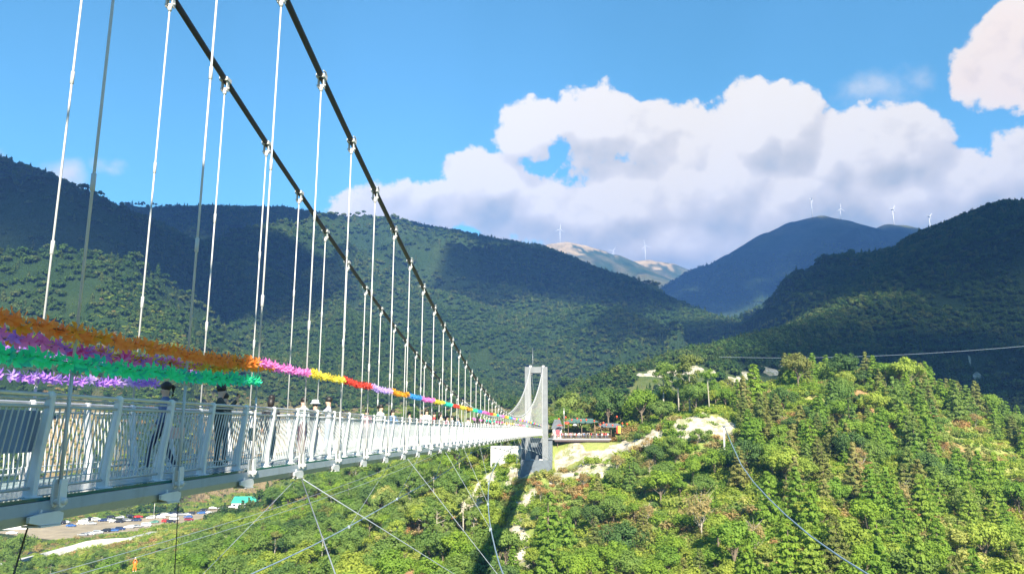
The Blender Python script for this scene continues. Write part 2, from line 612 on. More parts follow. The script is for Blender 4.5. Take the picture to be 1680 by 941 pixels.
def tps(x, y):
    out = np.empty(x.shape)
    xf, yf, of = x.ravel() / _tS, y.ravel() / _tS, out.ravel()
    for i in range(0, len(xf), 40000):
        a, b = xf[i:i + 40000, None], yf[i:i + 40000, None]
        r2 = (a - _tx) ** 2 + (b - _ty) ** 2
        of[i:i + 40000] = (0.5 * r2 * np.log(r2 + 1e-12)) @ _tw[:-3] + _tw[-3] + a[:, 0] * _tw[-2] + b[:, 0] * _tw[-1]
    return of.reshape(x.shape)


RIDGES = {
    'left': dict(pts=[(-400, 120, 820), (-150, 200, 880), (0, 254, 900), (60, 276, 920), (130, 310, 940), (190, 344, 960), (240, 358, 980), (330, 394, 960), (420, 432, 900), (520, 480, 850), (600, 520, 780), (690, 580, 700)], slope=0.62, drop=6),
    'main': dict(pts=[(60, 360, 1520), (200, 346, 1500), (250, 341, 1500), (300, 336, 1500), (350, 335, 1500), (470, 337, 1480), (520, 345, 1470), (560, 352, 1460), (650, 356, 1440), (740, 373, 1400), (830, 390, 1350), (870, 396, 1320), (900, 408, 1300), (960, 432, 1250), (1010, 452, 1200), (1080, 482, 1120), (1140, 512, 1050), (1190, 545, 980)], slope=0.55, drop=9, g=.75),
    'tan': dict(pts=[(780, 440, 3700), (860, 415, 3600), (905, 400, 3600), (930, 397, 3600), (955, 402, 3600), (980, 409, 3600), (1010, 418, 3550), (1050, 440, 3500), (1100, 470, 3400)], slope=0.6, drop=0, g=.35),
    'tan2': dict(pts=[(960, 445, 4000), (1030, 428, 3950), (1065, 426, 3950), (1100, 432, 3900), (1140, 446, 3900), (1200, 480, 3900)], slope=0.6, drop=0, g=.35),
    'blue': dict(pts=[(1020, 530, 2700), (1060, 500, 2700), (1110, 470, 2700), (1150, 444, 2680), (1200, 416, 2650), (1260, 381, 2600), (1300, 364, 2600), (1345, 354, 2600), (1380, 361, 2600), (1430, 377, 2600), (1455, 368, 2600), (1480, 370, 2600), (1530, 380, 2600), (1600, 400, 2600), (1750, 430, 2600)], slope=0.65, drop=0, g=.4),
    'right': dict(pts=[(2000, 240, 950), (1800, 290, 900), (1720, 318, 860), (1680, 324, 850), (1640, 327, 830), (1600, 352, 800), (1540, 390, 760), (1480, 433, 720), (1400, 493, 680), (1340, 515, 620), (1270, 532, 560), (1200, 548, 500), (1120, 566, 450), (1060, 586, 430), (1035, 600, 425)], slope=0.60, drop=7),
    'foot': dict(pts=[(1150, 545, 1500), (1200, 520, 1500), (1290, 497, 1500), (1380, 492, 1400), (1450, 500, 1300)], slope=0.5, drop=6),
}
for k_, r_ in RIDGES.items():
    r_['w'] = np.array([(lambda p: (p[0], p[1], p[2] - r_['drop']))(at(*q)) for q in r_['pts']])


def ridge_h(x, y, r, seed):
    P = r['w']
    best = np.full(x.shape, 1e9)
    top = np.full(x.shape, -1e9)
    for a, b in zip(P[:-1], P[1:]):
        dx, dy = b[0] - a[0], b[1] - a[1]
        L2 = dx * dx + dy * dy
        t = np.clip(((x - a[0]) * dx + (y - a[1]) * dy) / L2, 0, 1)
        d = np.hypot(x - a[0] - t * dx, y - a[1] - t * dy)
        best = np.minimum(best, d)
        top = np.maximum(top, a[2] + (b[2] - a[2]) * t - r['slope'] * (np.sqrt(d * d + 24.0 ** 2) - 24.0))
    d = best
    Hs = P[:, 2].max() + 60
    wl = Hs * 0.55
    fade = sstep(0.0, wl * 0.9, d)
    # spurs and gullies running down from the crest
    ux, uy = P[-1, 0] - P[0, 0], P[-1, 1] - P[0, 1]
    ul = math.hypot(ux, uy)
    along = (x * ux + y * uy) / ul
    across = (x * uy - y * ux) / ul
    warp = fbm(x / (wl * 0.9), y / (wl * 0.9), seed + 50, 3) * 0.8
    sp_ = 1 - np.abs(vnoise(along / wl * 1.5 + warp, across / wl * 0.25 + 3, seed)) * 2.2
    sp2 = 1 - np.abs(vnoise(along / wl * 4.1 + warp * 2.5, across / wl * 0.9 + 9, seed + 5)) * 2.2
    h = top + fade * (sp_ * Hs * 0.13 * r.get('g', 1) + sp2 * Hs * 0.045 * r.get('g', 1)) + fade * fbm(x / 70, y / 70, seed + 9, 4) * Hs * 0.02
    return h


def smax(a, b, k):
    t = np.clip(0.5 + 0.5 * (a - b) / k, 0, 1)
    return b + (a - b) * t + k * t * (1 - t)


def lot_mask(x, y):
    # gravel car park on the valley floor
    P = [(-285, 350), (-262, 392), (-222, 432), (-212, 505), (-190, 505), (-192, 425), (-200, 370), (-228, 325)]
    return poly_dist(x, y, P)


def poly_dist(x, y, P):
    "signed distance, positive inside"
    n = len(P)
    d = np.full(x.shape, 1e9)
    inside = np.zeros(x.shape, bool)
    for i in range(n):
        ax, ay = P[i]
        bx, by = P[(i + 1) % n]
        ex, ey = bx - ax, by - ay
        t = np.clip(((x - ax) * ex + (y - ay) * ey) / (ex * ex + ey * ey), 0, 1)
        d = np.minimum(d, np.hypot(x - ax - t * ex, y - ay - t * ey))
        c = ((ay > y) != (by > y)) & (x < (bx - ax) * (y - ay) / (by - ay + 1e-12) + ax)
        inside ^= c
    return np.where(inside, d, -d)


# bare ground: x, y, radius, kind (0 pale rock, 1 orange soil, 2 olive dry grass)
BARE = []


def bare(px, py, Y, r, kind=0):
    p = at(px, py, Y)
    BARE.append((p[0], p[1], r, kind))


for q in [(835, 800, 204, 6), (850, 840, 192, 5), (846, 875, 182, 4.5), (846, 905, 170, 4), (850, 935, 160, 4), (868, 800, 200, 4), (800, 785, 208, 6), (780, 800, 206, 5), (905, 790, 199, 4), (920, 800, 196, 4), (790, 830, 200, 3),
          (955, 765, 199, 4), (975, 745, 205, 6), (985, 775, 196, 4), (1010, 740, 206, 5), (940, 740, 209, 6), (1060, 735, 204, 4), (1085, 715, 205, 6), (1110, 705, 203, 7), (1140, 700, 201, 8), (1165, 690, 202, 7), (1185, 690, 201, 5),
          (1120, 725, 198, 5), (1190, 700, 196, 3), (1060, 720, 206, 4)]:
    bare(*q)
for q in [(640, 905, 165, 5, 1), (660, 935, 152, 5, 1), (620, 930, 160, 4, 1), (672, 900, 165, 4, 1), (600, 900, 175, 3, 1), (1330, 700, 205, 4, 1), (1430, 665, 225, 5, 1), (1450, 700, 212, 5, 1), (1370, 720, 200, 5, 1), (1550, 690, 212, 4, 1), (1310, 690, 205, 3, 1),
          (1280, 940, 125, 3, 1), (1230, 880, 140, 3, 1), (1460, 930, 130, 3, 1), (1640, 780, 190, 3, 1)]:
    bare(*q)

def bare_at(x, y):
    b = np.zeros(x.shape)
    o = np.zeros(x.shape)
    wx = fbm(x / 7, y / 7, 77, 4) * 0.45
    for bx, by, r, k in BARE:
        v = 1 - np.hypot(x - bx, y - by) / (r * 1.0) + wx * 1.6
        if k == 0:
            b = np.maximum(b, v)
        else:
            o = np.maximum(o, v + .25)
    return np.clip(b * 3, 0, 1), np.clip(o * 2.5, 0, 1)



def height(x, y, want=False):
    x = np.asarray(x, float)
    y = np.asarray(y, float)
    R = np.hypot(x, y)
    base = tps(x, y)
    w = sstep(420, 680, R)
    base = base * (1 - w) + (-50.0) * w
    base = np.clip(base, -62, 60)
    # the shelf and the cliff under the photographer
    shelf = -3.2 - sstep(2.5, 26, y + np.abs(x) * 0.25) * 48 - sstep(20, 90, np.abs(x)) * 40
    base = smax(base, shelf, 3)
    rough = fbm(x / 22, y / 22, 3, 4) * 1.5 + fbm(x / 5, y / 5, 8, 3) * 0.35
    flat = sstep(-14, 0, lot_mask(x, y))
    flat = np.maximum(flat, np.exp(-(((x + 8) / 14) ** 2 + ((y - 208) / 9) ** 2)))
    base = base + rough * (1 - flat)
    if R.size > 1 and BARE:
        nm_ = (R < 300) & (y > 100)
        bb_ = np.zeros(x.shape)
        bb_[nm_] = bare_at(x[nm_], y[nm_])[0]
        base = base + bb_ * (np.abs(fbm(x / 6, y / 6, 131, 4)) * 1.0 - .6 + fbm(x / 1.8, y / 1.8, 133, 3) * .35)
    pad = sstep(-5, 0, poly_dist(x, y, [(-12, 207.5), (14, 211), (14, 224), (-12, 224)]))
    base = np.where(y > 211, base * (1 - pad) + np.minimum(base, -4.4) * pad, base)
    base = base * (1 - sstep(-14, -2, lot_mask(x, y))) + LOTZ * sstep(-14, -2, lot_mask(x, y))
    hs = [base]
    h = base
    for i, (k, r) in enumerate(RIDGES.items()):
        rh = ridge_h(x, y, r, 11 * i + 20)
        # keep mountains off the near valley
        rh = rh - (1 - sstep(230, 420, R)) * 60
        lm = sstep(-60, -10, lot_mask(x, y))
        rh = rh - lm * 200
        hs.append(rh)
        h = smax(h, rh, 12.0 if R.size else 1)
    if want:
        return h, np.argmax(np.stack(hs), axis=0)
    return h


# quarry scars and dry slopes of the middle distance
SCARS = [(1050, 614, 300, 10, 5), (1075, 610, 300, 16, 8), (1105, 608, 300, 18, 9), (1140, 608, 300, 18, 9), (1168, 609, 300, 11, 8), (1205, 624, 300, 14, 7), (1232, 615, 300, 16, 9), (1262, 609, 300, 16, 9), (1285, 603, 300, 12, 6),
         (1597, 601, 300, 8, 9), (1594, 590, 300, 4, 8), (1608, 612, 300, 7, 3)]


# polar grid, dense where the photograph looks
th_in = np.radians(np.arange(-45, 42.01, 0.15))
th_out = np.radians(np.arange(45, 315, 3.0))
TH = np.r_[th_in, th_out]
RR = [0.6]
while RR[-1] < 6300:
    RR.append(RR[-1] * ((1.0105 if RR[-1] < 750 else 1.0065 if RR[-1] < 1700 else 1.0105) if 60 < RR[-1] < 4300 else 1.06))
RR = np.array(RR)
TT, RG = np.meshgrid(TH, RR)
GX, GY = RG * np.sin(TT), RG * np.cos(TT)
GZ, GID = height(GX, GY, True)
GB, GO = bare_at(GX, GY)
# scars: matched by the direction and distance they are seen at
def find_surface(px, py, y0=60, y1=5000):
    "first ground point along a sight line"
    ys = np.geomspace(y0, y1, 1500)
    d = ray(px, py)
    xs = d[0] * ys / d[1]
    zs = d[2] * ys / d[1]
    hh = height(xs, ys)
    k = np.where(hh > zs)[0]
    return (xs[k[0]], ys[k[0]], hh[k[0]]) if len(k) else None


SCW = []
for sx, sy, sY, rx, rz in SCARS:
    p = find_surface(sx, sy, sY, 1500)
    if p is not None:
        k = p[1] / FPX
        SCW.append((p[0], p[1], p[2], rx * k, rz * k))
wxs = fbm(GX / 9, GY / 9, 91, 3) * 0.4


def scar_at(x, y, z, wx):
    b = np.zeros(x.shape)
    for bx, by, bz, rx, rz in SCW:
        b = np.maximum(b, 1 - np.sqrt(((x - bx) / rx) ** 2 + ((z - bz) / rz) ** 2 + ((y - by) / 45.0) ** 2) + wx)
    return np.clip(b * 3, 0, 1)


GS = scar_at(GX, GY, GZ, wxs)
GB = np.maximum(GB, GS)
# brown grassy tops of the farthest hills
tanmask = np.isin(GID, [3, 4]) * 1.0
GTAN = tanmask * sstep(-25, -5, -60 + 0 * GX + (GZ - np.where(GID == 3, RIDGES['tan']['w'][:, 2].max(), RIDGES['tan2']['w'][:, 2].max()) + 160) * 0.5 + fbm(GX / 60, GY / 60, 5, 4) * 26)
GTAN = np.maximum(GTAN, tanmask * (.10 + .2 * fbm(GX / 90, GY / 90, 4, 4)))
GTAN = np.maximum(GTAN, 0.22 * (GID == 5) * sstep(-120, -20, GZ - RIDGES['blue']['w'][:, 2].max() + fbm(GX / 60, GY / 60, 6, 4) * 25))

RGR = np.hypot(GX, GY)
fieldm = sstep(330, 380, RGR) * sstep(700, 600, RGR) * sstep(90, 40, GX) * sstep(25, 5, GZ)
GFIELD = fieldm * sstep(-.35, .35, fbm(GX / 35, GY / 35, 71, 4))
GTAN = np.maximum(GTAN, GFIELD * .75)
tm = bpy.data.materials.new('hillside_ground')
tm.use_nodes = True
t = NT(tm.node_tree)
bs = tm.node_tree.nodes['Principled BSDF']
bs.inputs['Roughness'].default_value = 0.95
bs.inputs['Specular IOR Level'].default_value = 0.1
geo = t.add('ShaderNodeNewGeometry')
P_ = geo.outputs['Position']
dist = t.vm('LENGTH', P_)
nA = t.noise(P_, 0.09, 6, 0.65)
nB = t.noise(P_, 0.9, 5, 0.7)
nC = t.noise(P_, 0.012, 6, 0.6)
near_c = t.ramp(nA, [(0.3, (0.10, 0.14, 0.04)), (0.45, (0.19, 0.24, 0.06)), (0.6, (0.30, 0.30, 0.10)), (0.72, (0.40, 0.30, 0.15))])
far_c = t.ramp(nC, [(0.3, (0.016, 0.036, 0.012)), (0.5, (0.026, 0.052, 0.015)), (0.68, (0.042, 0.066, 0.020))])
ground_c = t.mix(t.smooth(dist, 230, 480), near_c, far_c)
aB = t.add('ShaderNodeAttribute', attribute_name='bare')
aO = t.add('ShaderNodeAttribute', attribute_name='soil')
aT = t.add('ShaderNodeAttribute', attribute_name='dry')
strat = t.noise(t.vm('MULTIPLY', P_, (0.25, 0.25, 1.3)), 1.0, 6, 0.7)
rock = t.ramp(t.m('ADD', t.m('MULTIPLY', strat, 0.5), t.m('MULTIPLY', t.noise(P_, 0.35, 6, 0.75), 0.5)), [(0.34, (0.20, 0.16, 0.10)), (0.45, (0.38, 0.33, 0.24)), (0.54, (0.50, 0.46, 0.37)), (0.66, (0.58, 0.55, 0.48))])
rock = t.mix(t.smooth(t.noise(P_, 0.22, 5, 0.7), 0.52, 0.62, 0, 0.8), rock, (0.19, 0.22, 0.08))
soil = t.ramp(nB, [(0.3, (0.24, 0.13, 0.06)), (0.6, (0.42, 0.26, 0.13))])
tanc = t.ramp(t.noise(P_, 0.02, 6, 0.7), [(0.3, (0.22, 0.17, 0.08)), (0.6, (0.40, 0.29, 0.16)), (0.75, (0.58, 0.46, 0.32))])
c_ = t.mix(aT.outputs['Fac'], ground_c, tanc)
c_ = t.mix(aO.outputs['Fac'], c_, soil)
c_ = t.mix(t.smooth(t.m('ADD', aB.outputs['Fac'], t.m('MULTIPLY', t.m('SUBTRACT', nB, 0.5), 0.5)), 0.3, 0.6), c_, rock)
t.put(bs.inputs['Base Color'], c_)
bpf = t.add('ShaderNodeBump', ins={'Strength': t.smooth(dist, 300, 500), 'Distance': 9.0, 'Height': t.noise(P_, 0.11, 5, 0.7)})
bp = t.add('ShaderNodeBump', ins={'Normal': bpf.outputs[0], 'Strength': 0.7, 'Distance': 0.6, 'Height': t.m('ADD', nB, t.m('MULTIPLY', strat, aB.outputs['Fac']))})
t.put(bs.inputs['Normal'], bp.outputs[0])
M['terrain'] = tm

nr, nc = GX.shape
ii, jj = np.meshgrid(np.arange(nr - 1), np.arange(nc), indexing='ij')
j2 = (jj + 1) % nc
FQ = np.stack([ii * nc + jj, (ii + 1) * nc + jj, (ii + 1) * nc + j2, ii * nc + j2], -1).reshape(-1, 4)[:, ::-1]
VV = np.stack([GX.ravel(), GY.ravel(), GZ.ravel()], -1)
fid = GID[:-1, :].ravel()
names = {0: 'ground', 1: 'mountain_slope', 2: 'mountain_ridge', 3: 'tan_hill', 4: 'tan_hill', 5: 'far_mountain', 6: 'mountain_spur', 7: 'foothill'}
labels = {0: 'wooded valley floor and hillside below the bridge', 1: 'dark wooded mountain slope behind the garlands', 2: 'long dark wooded mountain ridge behind the bridge cables', 3: 'small sunlit brown topped hills with wind turbines', 5: 'blue hazy mountain under the row of wind turbines', 6: 'steep wooded mountain flank rising at the right edge', 7: 'low sunlit foothill in front of the blue mountain'}


def submesh(name, mask, attrs):
    F = FQ[mask]
    u, inv = np.unique(F, return_inverse=True)
    me = mesh_np(name, VV[u], inv.reshape(F.shape), [M['terrain']], True)
    for an, arr in attrs.items():
        a = me.attributes.new(an, 'FLOAT', 'POINT')
        a.data.foreach_set('value', arr.ravel()[u].astype(np.float32))
    return link(name, me)


attrs = {'bare': GB, 'soil': GO, 'dry': GTAN}
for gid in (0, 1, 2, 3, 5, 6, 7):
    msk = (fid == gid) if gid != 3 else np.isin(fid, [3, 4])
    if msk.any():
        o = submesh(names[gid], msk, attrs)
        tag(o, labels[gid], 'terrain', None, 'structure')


# ------------------------------------------------------------------ car park and road
def drape(name, P, m, z0=None, lift=0.06, step=4.0):
    xs = [p[0] for p in P]
    ys = [p[1] for p in P]
    mb = bmesh.new()
    vs_ = [mb.verts.new((p[0], p[1], (z0 if z0 is not None else 0) + lift)) for p in P]
    mb.faces.new(vs_)
    me = bpy.data.meshes.new(name)
    mb.to_mesh(me)
    mb.free()
    me.materials.append(m)
    return link(name, me)


lot = drape('car_park', [(-276, 352), (-255, 392), (-217, 430), (-208, 502), (-192, 502), (-194, 425), (-203, 372), (-229, 330)], M['lot'], LOTZ, 0.12)
tag(lot, 'tan gravel car park on the valley floor full of cars', 'car park', None, 'structure')


def strip(name, pts, wid, m, lift=0.25, thick=1.5):
    "a road that follows the ground, with real depth"
    pts = np.array(pts, float)
    seg = []
    for a, b in zip(pts[:-1], pts[1:]):
        n = max(2, int(np.hypot(*(b - a)) / 4))
        for k in range(n):
            seg.append(a + (b - a) * k / n)
    seg.append(pts[-1])
    seg = np.array(seg)
    tan = np.gradient(seg, axis=0)
    tan /= np.linalg.norm(tan, axis=1)[:, None]
    nor = np.c_[-tan[:, 1], tan[:, 0]]
    z = height(seg[:, 0], seg[:, 1])
    zz = np.convolve(np.pad(z, 3, mode='edge'), np.ones(7) / 7, 'valid') + lift
    mb = MB()
    vs_, fs = [], []
    for i in range(len(seg)):
        l = seg[i] + nor[i] * wid / 2
        r = seg[i] - nor[i] * wid / 2
        vs_ += [(l[0], l[1], zz[i]), (r[0], r[1], zz[i]), (l[0], l[1], zz[i] - thick), (r[0], r[1], zz[i] - thick)]
        if i:
            a = (i - 1) * 4
            b = i * 4
            fs += [(a, a + 1, b + 1, b), (a, b, b + 2, a + 2), (a + 1, a + 3, b + 3, b + 1)]
    mb.add(vs_, fs)
    return mb.build(name, m), seg, zz, nor


rp = [atz(px, py, z)[:2] for px, py, z in [(-60, 925, -50), (40, 906, -49), (130, 894, -48), (215, 886, -46), (262, 872, -46)]]
road, rseg, rz_, rn = strip('road', rp, 8.0, M['road'], 1.5, 5.0)
tag(road, 'pale concrete road curving along the valley floor', 'road', None, 'structure')
mb = MB()
for i in range(len(rseg) - 1):
    for s in (-1,):
        a = rseg[i] + rn[i] * 3.4 * s
        b = rseg[i + 1] + rn[i + 1] * 3.4 * s
        mb.add([(a[0], a[1], rz_[i]), (b[0], b[1], rz_[i + 1]), (b[0], b[1], rz_[i + 1] + 0.9), (a[0], a[1], rz_[i] + 0.9), (a[0] - rn[i][0] * .2, a[1] - rn[i][1] * .2, rz_[i]), (b[0] - rn[i][0] * .2, b[1] - rn[i][1] * .2, rz_[i + 1]), (b[0] - rn[i][0] * .2, b[1] - rn[i][1] * .2, rz_[i + 1] + 0.9), (a[0] - rn[i][0] * .2, a[1] - rn[i][1] * .2, rz_[i] + 0.9)],
               [(0, 1, 2, 3), (4, 5, 6, 7), (3, 2, 6, 7)])
tag(mb.build('parapet_wall', M['concrete_light']), 'low pale concrete parapet along the valley road', 'wall')

# ================================================================== the bridge
def cable_fit():
    ys = np.array([-2, 6, 17.7, 20.8, 23.5, 26.6, 29.4, 32.4, 35.6, 38.6, 58.5, 66.5, 79.5, 91, 109.7, 134, 166, 190, 205])
    zs = np.array([14.6, 12.4, 9.33, 8.56, 8.03, 7.44, 6.81, 6.27, 5.69, 5.09, 2.8, 2.2, 1.5, 1.22, 1.55, 3.1, 7.6, 12.6, 16.5])
    return np.polyfit(ys, zs, 5)


_cf = cable_fit()


def cab_z(y):
    return float(np.polyval(_cf, y))


def rail_z(y):
    "top of the handrail: a slight fall towards the far bank"
    return float(np.interp(y, [-5, 20, 25, 41, 60, 98, 150, 205, 230], [.40, .39, .35, .26, .15, 0, -.32, -.85, -1.1]))


def x_near(y):
    return -6.42 + 0.30 * ((y - 95) / 110) ** 2 * (1 if y > 95 else 0)


def x_far(y):
    return -9.08 - 0.55 * ((y - 95) / 110) ** 2 * (1 if y > 95 else 0)


Y0, Y1 = 0.5, 203.5
bridge = empty('suspension_bridge', (-7.75, -4.0, -3.2), 'long white glass floored suspension footbridge with grey concrete portal towers crossing the valley', 'bridge')
B0 = tuple(bridge.location)


def part(mb, name, m, parent=None, bevel=0):
    "a part of the bridge, built in place"
    o = link(name, mb.mesh(name, m, B0, bevel), parent or bridge)
    return o


def sub(mb, name, m, par):
    o = link(name, mb.mesh(name, m, tuple(par['_w']) if '_w' in par else B0), par)
    return o


# main cables: shade painted into the near half, sunlight into the far half
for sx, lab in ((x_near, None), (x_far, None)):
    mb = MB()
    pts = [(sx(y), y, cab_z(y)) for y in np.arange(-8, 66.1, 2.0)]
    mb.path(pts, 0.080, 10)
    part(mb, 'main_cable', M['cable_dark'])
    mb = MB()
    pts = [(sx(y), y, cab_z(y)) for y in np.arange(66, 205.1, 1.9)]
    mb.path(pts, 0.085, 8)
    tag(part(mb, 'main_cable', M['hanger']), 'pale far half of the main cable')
    # thinner guide rope above the far half of the cable
for sx in (x_near, x_far):
    mb = MB()
    mb.path([(sx(205), 206, cab_z(205) + 0.15), (sx(205), 240, 3.0), (sx(205), 262, -3.5)], 0.09, 8)
    part(mb, 'back_stay', M['cable_grey'])

# ---- hangers with their clamp, turnbuckle and foot bracket
def hanger_meshes(h):
    m1 = MB()
    m1.path([(0, 0, 0), (0, 0, h - 0.35)], 0.022, 6)
    rod = m1.mesh('hanger_rod', M['hanger'])
    return rod


clamp = MB()
clamp.box((0, -0.0, 0.0), (0.23, 0.26, 0.10), 0)
clamp.path([(0.10, -0.16, 0.10), (0.10, 0.0, 0.14), (0.10, 0.14, 0.06)], 0.02, 5)
clamp.box((0.075, 0, -0.17), (0.025, 0.12, 0.30), 0)
clamp.box((-0.075, 0, -0.17), (0.025, 0.12, 0.30), 0)
clamp.path([(-0.12, 0, -0.24), (0.12, 0, -0.24)], 0.03, 6)
clamp.ball((0, 0, -0.34), (0.055, 0.055, 0.09), 8, 5)
CLAMP = clamp.mesh('cable_clamp', M['hanger'])
tb = MB()
tb.path([(0, 0, -0.13), (0, 0, -0.12), (0, 0, 0.12), (0, 0, 0.13)], [0.020, 0.033, 0.033, 0.020], 8)
TURN = tb.mesh('turnbuckle', M['hanger'])
fb = MB()
pl = [(-0.055, 0.50), (0.055, 0.50), (0.068, 0.42), (0.07, 0.02), (0.05, -0.04), (0.0, -0.065), (-0.05, -0.04), (-0.07, 0.02), (-0.068, 0.42)]
fb.prism([(p[0], p[1] * 0.62) for p in pl], 'x', 0.035, 0.06)
fb.prism([(p[0], p[1] * 0.62) for p in pl], 'x', -0.06, -0.035)
fb.path([(-0.09, 0, 0.04), (0.10, 0, 0.04)], 0.045, 8)
FOOT = fb.mesh('hanger_foot', M['white_paint'])
# hanger rods are one mesh each (their lengths differ)
HY = [9.25 + 2.93 * k for k in range(-2, 67)]
HY = [y for y in HY if y < 203]
hangers = []
for k, y in enumerate(HY):
    for side, sx in (('n', x_near), ('f', x_far)):
        hangers.append((y, side, k))
hangers.sort(key=lambda q: q[0])
restH = MB()
cnt = 0
for y, side, k in hangers:
    sx = x_near if side == 'n' else x_far
    sign = 1 if side == 'n' else -1
    x = sx(y)
    xb = (-6.42 if side == 'n' else -9.08)
    zb = rail_z(y) - 1.36
    zt = cab_z(y)
    lean = x - xb
    if cnt < 100:
        rod = MB()
        rod.path([(xb, y, zb + 0.25), (x, y, zt - 0.34)], 0.020, 6)
        rod.path([(xb, y, zb + 0.25), (xb + lean * 0.12, y, zb + 0.25 + (zt - zb) * 0.12)], 0.024, 6)
        o = part(rod, 'hanger', M['hanger'])
        c = link('cable_clamp', CLAMP, o, (x - B0[0], y - B0[1], zt - B0[2]))
        sl = (cab_z(y + .5) - cab_z(y - .5))
        c.rotation_euler = (0, 0, 0 if side == 'n' else PI)
        for fr in (0.34, 0.62) if (zt - zb) > 6 else (0.45,):
            if zt - zb < 2.2:
                continue
            tz = zb + fr * (zt - zb) + ((k * 37) % 7 - 3) * 0.05
            link('turnbuckle', TURN, o, (xb + lean * fr - B0[0], y - B0[1], tz - B0[2]))
        fo = link('hanger_foot', FOOT, o, (xb - B0[0], y - B0[1], zb - B0[2]), 0 if side == 'n' else PI)
        cnt += 1
    else:
        restH.path([(xb, y, zb), (x, y, zt)], 0.026, 5)
        restH.box((x, y, zt - 0.12), (0.2, 0.24, 0.36))
        restH.box((xb, y, zb + 0.12), (0.14, 0.18, 0.36))
tag(part(restH, 'hanger', M['hanger']), kind='stuff')

# ---- railing: posts and baluster panels
def post_mesh():
    mb = MB()
    prof = [(-0.20, 0.0), (-0.04, 0.0), (-0.035, 0.30), (0.0, 0.62), (0.045, 1.0), (0.065, 1.26), (0.05, 1.305), (0.01, 1.32), (-0.03, 1.29),
            (-0.045, 1.15), (-0.075, 0.85), (-0.125, 0.55), (-0.185, 0.28)]
    n = len(prof)
    h = 0.042
    mb.prism(prof, 'y', -h, h)
    # flat sole plate
    mb.box((-0.11, 0, 0.012), (0.24, 0.15, 0.025))
    mb.path([(0.01, -0.06, 1.26), (0.01, 0.06, 1.26)], 0.048, 10)
    return mb


SP = 1.465
POST = post_mesh().mesh('railing_post', M['white_paint'], bevel=0.012)
pm = MB()
Lp = SP - 0.10
pm.path([(0.015, 0.05, 1.12), (0.015, 0.05 + Lp, 1.12)], 0.020, 6)
pm.path([(-0.11, 0.05, 0.12), (-0.11, 0.05 + Lp, 0.12)], 0.020, 6)
for i in range(13):
    yy = 0.05 + Lp * (i + 0.5) / 13
    pm.path([(-0.11, yy, 0.12), (-0.075, yy, 0.55), (0.015, yy, 1.12)], 0.0105, 5)
pm.path([(-0.17, 0.02, 0.22), (-0.17, 0.08 + Lp, 0.22)], 0.010, 5)
PANEL = pm.mesh('railing_panel', M['baluster'])
pmf = MB()
pmf.path([(0.015, 0.05, 1.12), (0.015, 0.05 + Lp, 1.12)], 0.022, 4)
pmf.path([(-0.11, 0.05, 0.12), (-0.11, 0.05 + Lp, 0.12)], 0.022, 4)
for i in range(9):
    yy = 0.05 + Lp * (i + 0.5) / 9
    pmf.path([(-0.11, yy, 0.12), (0.015, yy, 1.12)], 0.013, 3)
PY = [3.2 + SP * k for k in range(0, 137)]
PY = [y for y in PY if y < Y1]
restP, restQ = MB(), MB()
cp_ = cq_ = 0


def place_mesh_into(dst, src, x, y, z, mir):
    dst.add([(x + mir * v[0], y + v[1], z + v[2]) for v in src.v], src.f, 0)


far_post = MB()
far_post.prism([(-0.20, 0), (-0.04, 0), (0.0, 0.62), (0.06, 1.30), (-0.04, 1.30), (-0.12, 0.58)], 'y', -0.042, 0.042)
for i, y in enumerate(PY):
    z = rail_z(y) - 1.27
    for side, x, mir in (('n', -6.55, 1), ('f', -8.95, -1)):
        if (side == 'n' and y < 108) or (side == 'f' and y < 44):
            o = link('railing_post', POST, bridge, (x - B0[0], y - B0[1], z - B0[2]))
            if mir < 0:
                o.rotation_euler = (0, 0, PI)
            q = link('railing_panel', PANEL, bridge, (x - B0[0], y - B0[1] + (SP if mir < 0 else 0), z - B0[2]))
            if mir < 0:
                q.rotation_euler = (0, 0, PI)
        else:
            place_mesh_into(restP, far_post, x, y, z, mir)
            place_mesh_into(restQ, pmf, x, y, z, mir)
tag(part(restP, 'railing_post', M['white_paint']), kind='stuff')
tag(part(restQ, 'railing_panel', M['baluster']), kind='stuff')
# handrails: a tube along the post heads and a second, inner tube
for x, s in ((-6.55, 1), (-8.95, -1)):
    mb = MB()
    mb.path([(x + s * 0.01, y, rail_z(y) - 1.27 + 1.27) for y in np.linspace(0.5, Y1, 60)], 0.028, 8)
    part(mb, 'handrail', M['steel'])
    mb = MB()
    mb.path([(x - s * 0.055, y, rail_z(y) - 1.27 + 1.215) for y in np.linspace(0.5, Y1, 60)], 0.016, 6)
    part(mb, 'handrail', M['steel'])


# deck: glass panes between cross beams, glass edge strip, edge girders
def deck_sheet(x0, x1, dz0, dz1, name, m, y0=Y0, y1=Y1, n=70):
    mb = MB()
    ys = np.linspace(y0, y1, n)
    vs_, fs = [], []
    for i, y in enumerate(ys):
        z = rail_z(y) - 1.27
        vs_ += [(x0, y, z + dz0), (x1, y, z + dz0), (x1, y, z + dz1), (x0, y, z + dz1)]
        if i:
            a, b = (i - 1) * 4, i * 4
            for k in range(4):
                k2 = (k + 1) % 4
                fs.append((a + k, b + k, b + k2, a + k2))
    fs += [(0, 1, 2, 3), tuple(len(vs_) - 4 + k for k in (3, 2, 1, 0))]
    mb.add(vs_, fs)
    return part(mb, name, m)


